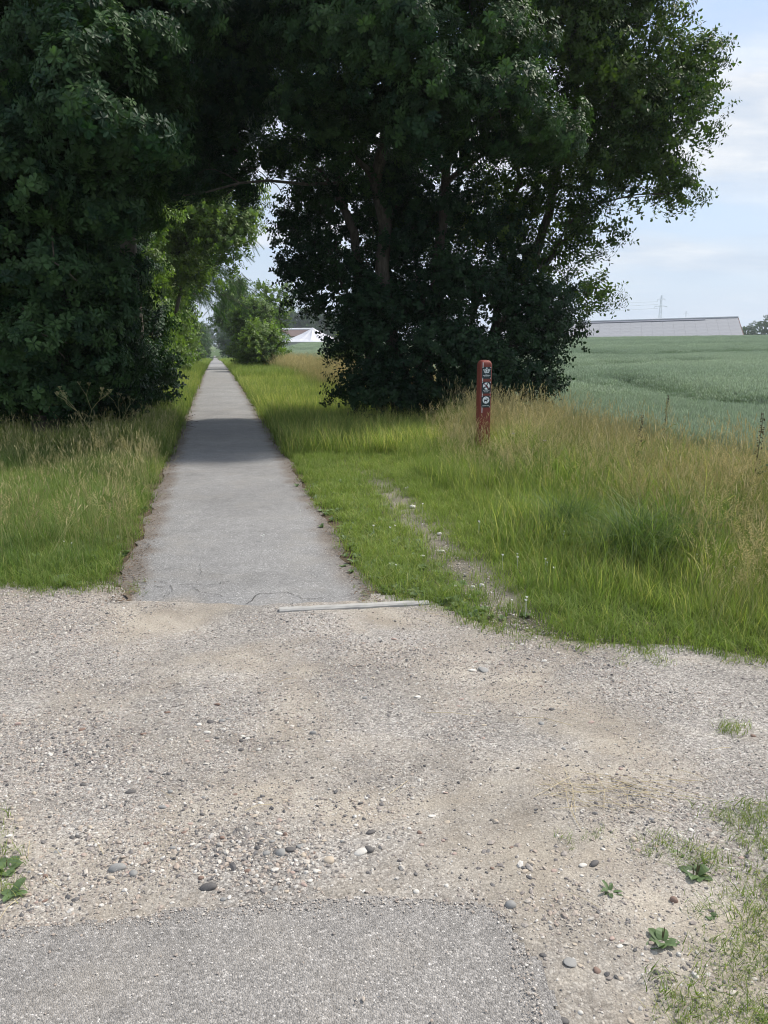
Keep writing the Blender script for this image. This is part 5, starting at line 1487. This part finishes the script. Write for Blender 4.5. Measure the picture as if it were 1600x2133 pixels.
# closing clump at the very end of the path and forest on the horizon
def cheap_tree(name, lab, x, y, h, r_, conifer, group, seed, tint=.3):
    z = float(terrain(x, y)); e = empty(name, (x, y, z - .2)); tag(e, lab, 'tree', group)
    t = MB(); t.tube([(0, 0, 0), (0, 0, h * .8)], [h * .022, h * .006], 6); t.build('trunk', M['bark'], e)
    n = 420; rr = np.random.default_rng(seed)
    hh = rr.random(n) ** .8
    if conifer: rad = r_ * (1 - hh) ** .9 * (.7 + .3 * np.sin(hh * 60)) + .1; zz = h * (.06 + .94 * hh)
    else: rad = r_ * np.sqrt(np.clip(1 - (hh * 2 - 1) ** 2, .02, 1)) * rr.uniform(.85, 1.15, n); zz = h * (.12 + .88 * hh)
    a = rr.random(n) * 6.283; q_ = rad * rr.random(n) ** .35
    P = np.stack([np.cos(a) * q_, np.sin(a) * q_, zz], 1); D = np.stack([np.cos(a), np.sin(a), rr.normal(.1 if not conifer else -.2, .3, n)], 1); D /= np.linalg.norm(D, axis=1)[:, None]
    s = h / 9.0
    scatter('crown', P, euler_from_dir(D, a * 3), rr.uniform(.9, 1.6, n) * s, rr.integers(0, 4, n), np.clip(rr.normal(tint, .15, n), 0, 1), A_FAR, e)
k_i = 0
for i in range(9):
    yy = 560 + 40 * random.random(); u_ = -34 + 6.5 * i if i < 5 else 3 + 6.5 * (i - 5) + random.uniform(-1.5, 1.5); x = path_c(yy) + u_
    cheap_tree('distant_tree', 'one of the hazy trees closing the view at the end of the path', x, yy, random.uniform(15, 20), random.uniform(4.5, 6), False, 'trees at the end of the path', 900 + i, .2)
for i in range(26):
    yy = 330 + random.uniform(-15, 25); px = 545 + i * 10.5 + random.uniform(-3, 3); x = (px - 800) / FPX * yy
    cheap_tree('forest_tree', 'one of the dark conifers in the forest edge on the horizon behind the farm', x, yy, random.uniform(13.5, 18) + 2, random.uniform(3.2, 4.6), True, 'forest edge behind the farm', 950 + i, .1)
for i, (px, yy, h_, r_, lab) in enumerate(((1532, 300, 9.5, 5.0, 'low dark distant tree just beyond the barn gable'), (1567, 300, 11.5, 6.5, 'rounded distant tree between the barn and the frame edge tree'), (1603, 290, 14.5, 6, 'tallest of the distant trees beside the barn, cut by the frame edge'), (1650, 300, 13, 7, 'distant tree beyond the frame edge'))):
    x = (px - 800) / FPX * yy
    cheap_tree('distant_tree', lab, x, yy, h_ + 1.2, r_, False, None, 990 + i, .15)

# ------------------------------------------------------------------ long bare boughs seen against the light
mb = MB()
pts = [at(745, 378, 16.4), at(640, 384, 15.6), at(560, 376, 15.2), at(500, 381, 15.0), at(430, 400, 14.8), at(385, 407, 14.8), at(345, 392, 14.9)]
mb.tube(pts, [.035, .030, .026, .022, .017, .012, .006], 6)
for (i, dx, dy) in ((1, -70, 40), (2, -60, -26), (3, -50, 42), (3, -80, -14), (4, -30, -22), (2, 30, 60)):
    p = pts[i]; q_ = p + np.array([dx / FPX * 15, random.uniform(-.3, .3), -dy / FPX * 15]); limb(mb, p, q_, .010, .003, i * 7 + abs(dx), .1, 4, 4)
oaks = [o for o in bpy.data.objects if o.name.startswith('oak_tree')]
field_oak = oaks[2]
mb.v = [(v[0] - field_oak.location.x, v[1] - field_oak.location.y, v[2] - field_oak.location.z) for v in mb.v]
mb.build('bough', M['bark'], field_oak)
mb = MB(); big_oak = oaks[0]
for ch in (((45, 640, 11.3), (75, 680, 11.2), (95, 705, 11.2), (120, 730, 11.3), (135, 745, 11.4)), ((108, 490, 11.0), (112, 530, 10.9), (100, 560, 10.9)), ((112, 380, 11.0), (118, 420, 10.9), (125, 440, 10.9)), ((95, 370, 11.0), (102, 400, 10.9), (108, 440, 10.9)), ((60, 690, 11.2), (100, 700, 11.1), (140, 715, 11.3)), ((110, 545, 10.9), (135, 560, 10.8), (160, 585, 10.9))):
    mb.tube([at(*c) for c in ch], np.linspace(.014, .006, len(ch)), 5)
mb.v = [(v[0] - big_oak.location.x, v[1] - big_oak.location.y, v[2] - big_oak.location.z) for v in mb.v]
mb.build('dead_branch', M['twig'], big_oak)

# ------------------------------------------------------------------ farm buildings
m, nt, out = new_mat('fibre_cement')
co = obj_co(nt)
a = noise(nt, .35, 6, .65, co); b = noise(nt, 3.0, 4, .6, co)
c = mixrgb(nt, 1.0, rampf(nt, a, [(.3, (.26, .265, .285)), (.7, (.36, .365, .385))]), rampf(nt, b, [(.3, .85), (.7, 1.12)]), 'MULTIPLY')
wv = node(nt, 'ShaderNodeTexWave', wave_type='BANDS', bands_direction='X', inp={'Scale': 3.2, 'Distortion': .2}); nt.links.new(co, wv.inputs[0])
principled(nt, out, c, .85, .2, wv.outputs[1], .4, .05)
M['roof_sheet'] = m
M['roof_brown'] = plain('roof_brown', (.12, .085, .08), .8, var=.2, scale=.6)
M['white_wall'] = plain('white_wall', (.62, .64, .66), .8, var=.06, scale=.8)
M['ridge_cap'] = plain('ridge_cap', (.60, .62, .65), .6, var=.05)
M['slate_strip'] = plain('slate_strip', (.16, .165, .20), .6, var=.1)
M['brown_trim'] = plain('brown_trim', (.16, .085, .06), .7, var=.1)
M['tarp'] = plain('tarp', (.56, .56, .60), .6, var=.06, scale=.3)
M['dark_opening'] = plain('dark_opening', (.02, .02, .022), .8)
M['steel'] = plain('steel', (.62, .66, .70), .5, .4, .05)

# the long barn: ridge between two seen points, gable end turned slightly to us
BY = 205.0
R0 = at(1100, 674.5, BY + 14); R1 = at(1537, 661.5, BY)
barn = empty('barn', (R1[0], R1[1], 0)); tag(barn, 'long low barn with huge grey sheet roof and narrow white gable behind the wheat', 'barn')
ax = (R0 - R1)[:2]; BL = np.linalg.norm(ax) + 10; ax /= np.linalg.norm(ax); nx_ = np.array([-ax[1], ax[0]]); nx_ = nx_ if nx_[1] < 0 else -nx_
rz = R1[2]; SPAN = 10.5; RH = 4.6
def bp(l, s_, z):   # along the barn, towards us, height (relative to barn's empty)
    return (ax[0] * l + nx_[0] * s_, ax[1] * l + nx_[1] * s_, z)
slope = (R0[2] - R1[2]) / np.linalg.norm((R0 - R1)[:2])
ez = rz - RH
def quad_slab(mb, p00, p10, p11, p01, th, col=None):
    A_ = [np.array(p) for p in (p00, p10, p11, p01)]; n_ = np.cross(A_[1] - A_[0], A_[3] - A_[0]); n_ /= np.linalg.norm(n_)
    if n_[2] < 0: n_ = -n_
    lo = [p - n_ * th for p in A_]
    mb.add([*A_, *lo], [(0, 1, 2, 3), (7, 6, 5, 4), (0, 4, 5, 1), (1, 5, 6, 2), (2, 6, 7, 3), (3, 7, 4, 0)], col)
# roof in sheet rows and columns, each a sheet of its own, slightly proud of the next
ncol, nrow = 24, 5
rs = MB(); quad_slab(rs, (0, 0, 0), (BL / ncol - .04, 0, 0), (BL / ncol - .04, SPAN / nrow + .1, 0), (0, SPAN / nrow + .1, 0), .05)
roof_e = MB(); quad_slab(roof_e, bp(0, -.0, rz - .10), bp(BL, 0, rz - .10 + slope * BL), bp(BL, SPAN, ez - .10 + slope * BL), bp(0, SPAN, ez - .10), .1)
quad_slab(roof_e, bp(0, 0, rz - .10), bp(BL, 0, rz - .10 + slope * BL), bp(BL, -SPAN, ez - .10 + slope * BL), bp(0, -SPAN, ez - .10), .1)
roof_o = roof_e.build('roof', M['roof_sheet'], barn)
sheet_me = rs.mesh('roof_sheet', M['roof_sheet'])
uax = Vector(ax.tolist() + [slope]).normalized(); vax = (Vector(bp(0, SPAN, ez)) - Vector(bp(0, 0, rz))).normalized(); nax = uax.cross(vax); nax = nax if nax.z > 0 else -nax
vlen = (Vector(bp(0, SPAN, ez)) - Vector(bp(0, 0, rz))).length
for i in range(ncol):
    for j in range(nrow):
        o = link(bpy.data.objects.new('roof_sheet', sheet_me), roof_o)
        p = Vector(bp(0, 0, rz)) + uax * (i * BL / ncol) + vax * (j * vlen / nrow) + nax * (.02 * (nrow - j) / nrow + random.uniform(0, .012))
        o.matrix_local = Matrix(((uax.x, vax.x * vlen / SPAN, nax.x, p.x), (uax.y, vax.y * vlen / SPAN, nax.y, p.y), (uax.z, vax.z * vlen / SPAN, nax.z, p.z), (0, 0, 0, 1)))
mb = MB()
mb.tube([bp(-.1, 0, rz + .22), bp(BL, 0, rz + .22 + slope * BL)], .22, 8); mb.build('ridge_cap', M['ridge_cap'], barn)
mb = MB(); quad_slab(mb, bp(8, .25, rz + .02 + slope * 8), bp(BL, .25, rz + .02 + slope * BL), bp(BL, 1.15, rz - .28 + slope * BL), bp(8, 1.15, rz - .28 + slope * 8), .12); mb.build('ridge_vent', M['slate_strip'], barn)
mb = MB(); gz = ez - 5
mb.add([bp(.25, SPAN - .3, gz), bp(.25, -SPAN + .3, gz), bp(.25, -SPAN + .3, ez - .2), bp(.25, 0, rz - .3), bp(.25, SPAN - .3, ez - .2), bp(.55, SPAN - .3, gz), bp(.55, -SPAN + .3, gz), bp(.55, -SPAN + .3, ez - .2), bp(.55, 0, rz - .3), bp(.55, SPAN - .3, ez - .2)],
       [(0, 1, 2, 3, 4), (9, 8, 7, 6, 5), (0, 5, 6, 1), (0, 4, 9, 5), (1, 6, 7, 2)]); mb.build('gable_wall', M['white_wall'], barn)
mb = MB(); quad_slab(mb, bp(.5, SPAN - .35, ez - .2), bp(BL, SPAN - .35, ez - .2 + slope * BL), bp(BL, SPAN - .3, gz), bp(.5, SPAN - .3, gz), .25); mb.build('side_wall', M['white_wall'], barn)
mb = MB(); mb.tube([bp(-.1, SPAN, ez - .15), bp(-.1, 0, rz - .05)], .13, 4); mb.tube([bp(-.1, 0, rz - .05), bp(-.1, -SPAN, ez - .15)], .13, 4); mb.build('verge_board', M['brown_trim'], barn)
mb = MB(); mb.add([bp(.2, -3.2, ez - 2), bp(.2, -5.4, ez - 2), bp(.2, -5.4, ez + 1.1), bp(.2, -3.2, ez + 1.1), bp(.26, -3.2, ez - 2), bp(.26, -5.4, ez - 2), bp(.26, -5.4, ez + 1.1), bp(.26, -3.2, ez + 1.1)], [(0, 1, 2, 3), (0, 4, 5, 1), (2, 6, 7, 3), (1, 5, 6, 2), (0, 3, 7, 4)]); mb.build('door', M['dark_opening'], barn)

# second barn and the tent roof of the slurry tank, seen through the gap
DY = 190.0
c0 = at(560, 688, DY); fb = empty('barn', (c0[0], c0[1], 0)); tag(fb, 'barn with brown roof, pale ridge and white gable in the gap beside the path', 'barn')
k = DY / FPX
def fp(px, py, dy): 
    p = at(px, py, DY + dy); return (p[0] - c0[0], p[1] - c0[1], p[2])
mb = MB(); quad_slab(mb, fp(560, 686, 4), fp(592, 686.5, 4), fp(604, 699.5, -3), fp(560, 714, -6), .15); mb.v = mb.v; 
mb = MB(); A_ = fp(588, 685.5, 8); quad_slab(mb, fp(587, 687, 5), fp(650, 687, 9), fp(640, 700, 1), fp(606, 700.5, -2), .2); mb.build('roof', M['roof_brown'], fb)
mb = MB(); mb.tube([fp(583, 686.2, 5), fp(652, 685.6, 9)], .32, 8); mb.build('ridge_cap', M['ridge_cap'], fb)
mb = MB(); mb.add([fp(560, 735, -1), fp(606, 735, -1.6), fp(606, 700.8, -1.6), fp(585, 688, -1.2), fp(560, 700, -1)], [(0, 1, 2, 3, 4)]);
mb.add([fp(606, 735, -1.6), fp(648, 735, 1.3), fp(648, 700.6, 1.3), fp(606, 700.8, -1.6)], [(0, 1, 2, 3)]); mb.build('wall', M['white_wall'], fb)
mb = MB(); mb.tube([fp(585, 687.3, -1.5), fp(607, 700.9, -1.9)], .14, 4); mb.build('verge_board', M['brown_trim'], fb)
TY = 172.0; cx_ = at(652, 700, TY)
tank = empty('slurry_tank', (cx_[0], cx_[1], 0)); tag(tank, 'round slurry tank under a pale grey pointed tent roof behind the crop', 'slurry tank')
apex = at(652, 682, TY)[2]; rim = at(652, 712, TY)[2]; RR = 66 / FPX * TY
seg = 40; vs = [(0, 0, apex)]; fs = []
for ring, (fr_, zz) in enumerate(((.08, .88), (.35, .56), (.7, .22), (1, 0))):
    for i in range(seg):
        a = 6.283 * i / seg; sag = .25 * abs(math.sin(a * 6)) * (fr_ * (1 - fr_) * 4)
        vs.append((math.cos(a) * RR * fr_, math.sin(a) * RR * fr_, rim + (apex - rim) * zz - sag))
for i in range(seg): fs.append((0, 1 + i, 1 + (i + 1) % seg))
for q_ in range(3):
    for i in range(seg): fs.append((1 + q_ * seg + i, 1 + (q_ + 1) * seg + i, 1 + (q_ + 1) * seg + (i + 1) % seg, 1 + q_ * seg + (i + 1) % seg))
mb = MB(); mb.add(vs, fs); mb.build('tent_roof', M['tarp'], tank)
mb = MB(); mb.tube([(0, 0, rim - 5), (0, 0, rim - .05)], RR * .985, 40); mb.build('tank_wall', M['concrete'], tank)
TX = at(740, 712, 185)
tank2 = empty('slurry_tank', (TX[0], TX[1], 0)); tag(tank2, 'second pale tent roof of a slurry tank, half hidden by the dark bush', 'slurry tank')
apex2 = at(728, 690, 185)[2]; rim2 = at(728, 709, 185)[2]; R2_ = 55 / FPX * 185
mb = MB(); vs = [(0, 0, apex2)] + [(math.cos(6.283 * i / 32) * R2_, math.sin(6.283 * i / 32) * R2_, rim2) for i in range(32)]
mb.add(vs, [(0, 1 + i, 1 + (i + 1) % 32) for i in range(32)]); mb.build('tent_roof', M['tarp'], tank2)
mb = MB(); mb.tube([(0, 0, rim2 - 5), (0, 0, rim2 - .05)], R2_ * .985, 32); mb.build('tank_wall', M['concrete'], tank2)

# ------------------------------------------------------------------ power line
def pylon(px, pytop, Y_, lab):
    b = at(px, 716, Y_); b[2] = -4; top = at(px, pytop, Y_)[2]; H_ = top - b[2]
    e = empty('power_pylon', (b[0], b[1], b[2])); tag(e, lab, 'pylon')
    mb = MB(); w0 = H_ * .045; w1 = H_ * .008
    nlev = 12
    for sx in (-1, 1):
        for sy in (-1, 1): mb.tube([(sx * w0, sy * w0, 0), (sx * w1, sy * w1, H_)], .11, 4)
    for i in range(nlev):
        t0, t1 = i / nlev, (i + 1) / nlev; a = w0 + (w1 - w0) * t0; c = w0 + (w1 - w0) * t1
        for sy in (-1, 1):
            mb.tube([(-a, sy * a, H_ * t0), (c, sy * c, H_ * t1)], .06, 3); mb.tube([(a, sy * a, H_ * t0), (-c, sy * c, H_ * t1)], .06, 3)
            mb.tube([(sy * a, -a, H_ * t0), (sy * c, c, H_ * t1)], .06, 3)
    mb.build('mast', M['steel'], e)
    for hz_, L_ in ((.80, .115), (.93, .07)):
        mb = MB(); hz2 = H_ * hz_
        mb.tube([(-H_ * L_, 0, hz2), (H_ * L_, 0, hz2)], .12, 4); mb.tube([(-H_ * L_, 0, hz2), (0, 0, hz2 + H_ * .03)], .08, 3); mb.tube([(H_ * L_, 0, hz2), (0, 0, hz2 + H_ * .03)], .08, 3)
        for s_ in (-1, 1): mb.tube([(s_ * H_ * L_, 0, hz2), (s_ * H_ * L_, 0, hz2 - H_ * .035)], .10, 4)
        mb.build('crossarm', M['steel'], e)
    return e, H_
p1, Hp = pylon(1371, 615, 620, 'faint grey power pylon standing up behind the barn roof')
pylon(1424, 648, 1400, 'tiny distant pylon top just above the barn ridge')
for i, (ya, yb, yc, lab) in enumerate(((616.5, 611, 634, 'uppermost faint power line crossing the gap of sky'), (633, 630, 640, 'second faint power line from the top in the gap of sky'), (646.5, 645, 648, 'lowest faint power line in the gap of sky'))):
    mb = MB(); a = at(360, ya + 5, 640); b = at(1371, yc - 6, 620); P = []
    for k in range(25):
        t = k / 24; p = a + (b - a) * t; p[2] -= 7 * math.sin(math.pi * t) * .8; P.append(p)
    mb.tube(P, .10, 4); o = mb.build('power_line', M['steel']); tag(o, lab, 'power line')

# ------------------------------------------------------------------ air
HAZE = 0.00035
if HAZE > 0:
    mb = MB(); mb.box((0, 640, 18), (3000, 1500, 66)); 
    m, nt, out = new_mat('haze')
    pv = node(nt, 'ShaderNodeVolumePrincipled', inp={'Density': HAZE, 'Anisotropy': .3}); pv.inputs['Color'].default_value = (.86, .91, 1.0, 1)
    nt.links.new(pv.outputs[0], out.inputs['Volume'])
    o = mb.build('haze', m); tag(o, 'thin summer haze over the fields', kind='stuff')
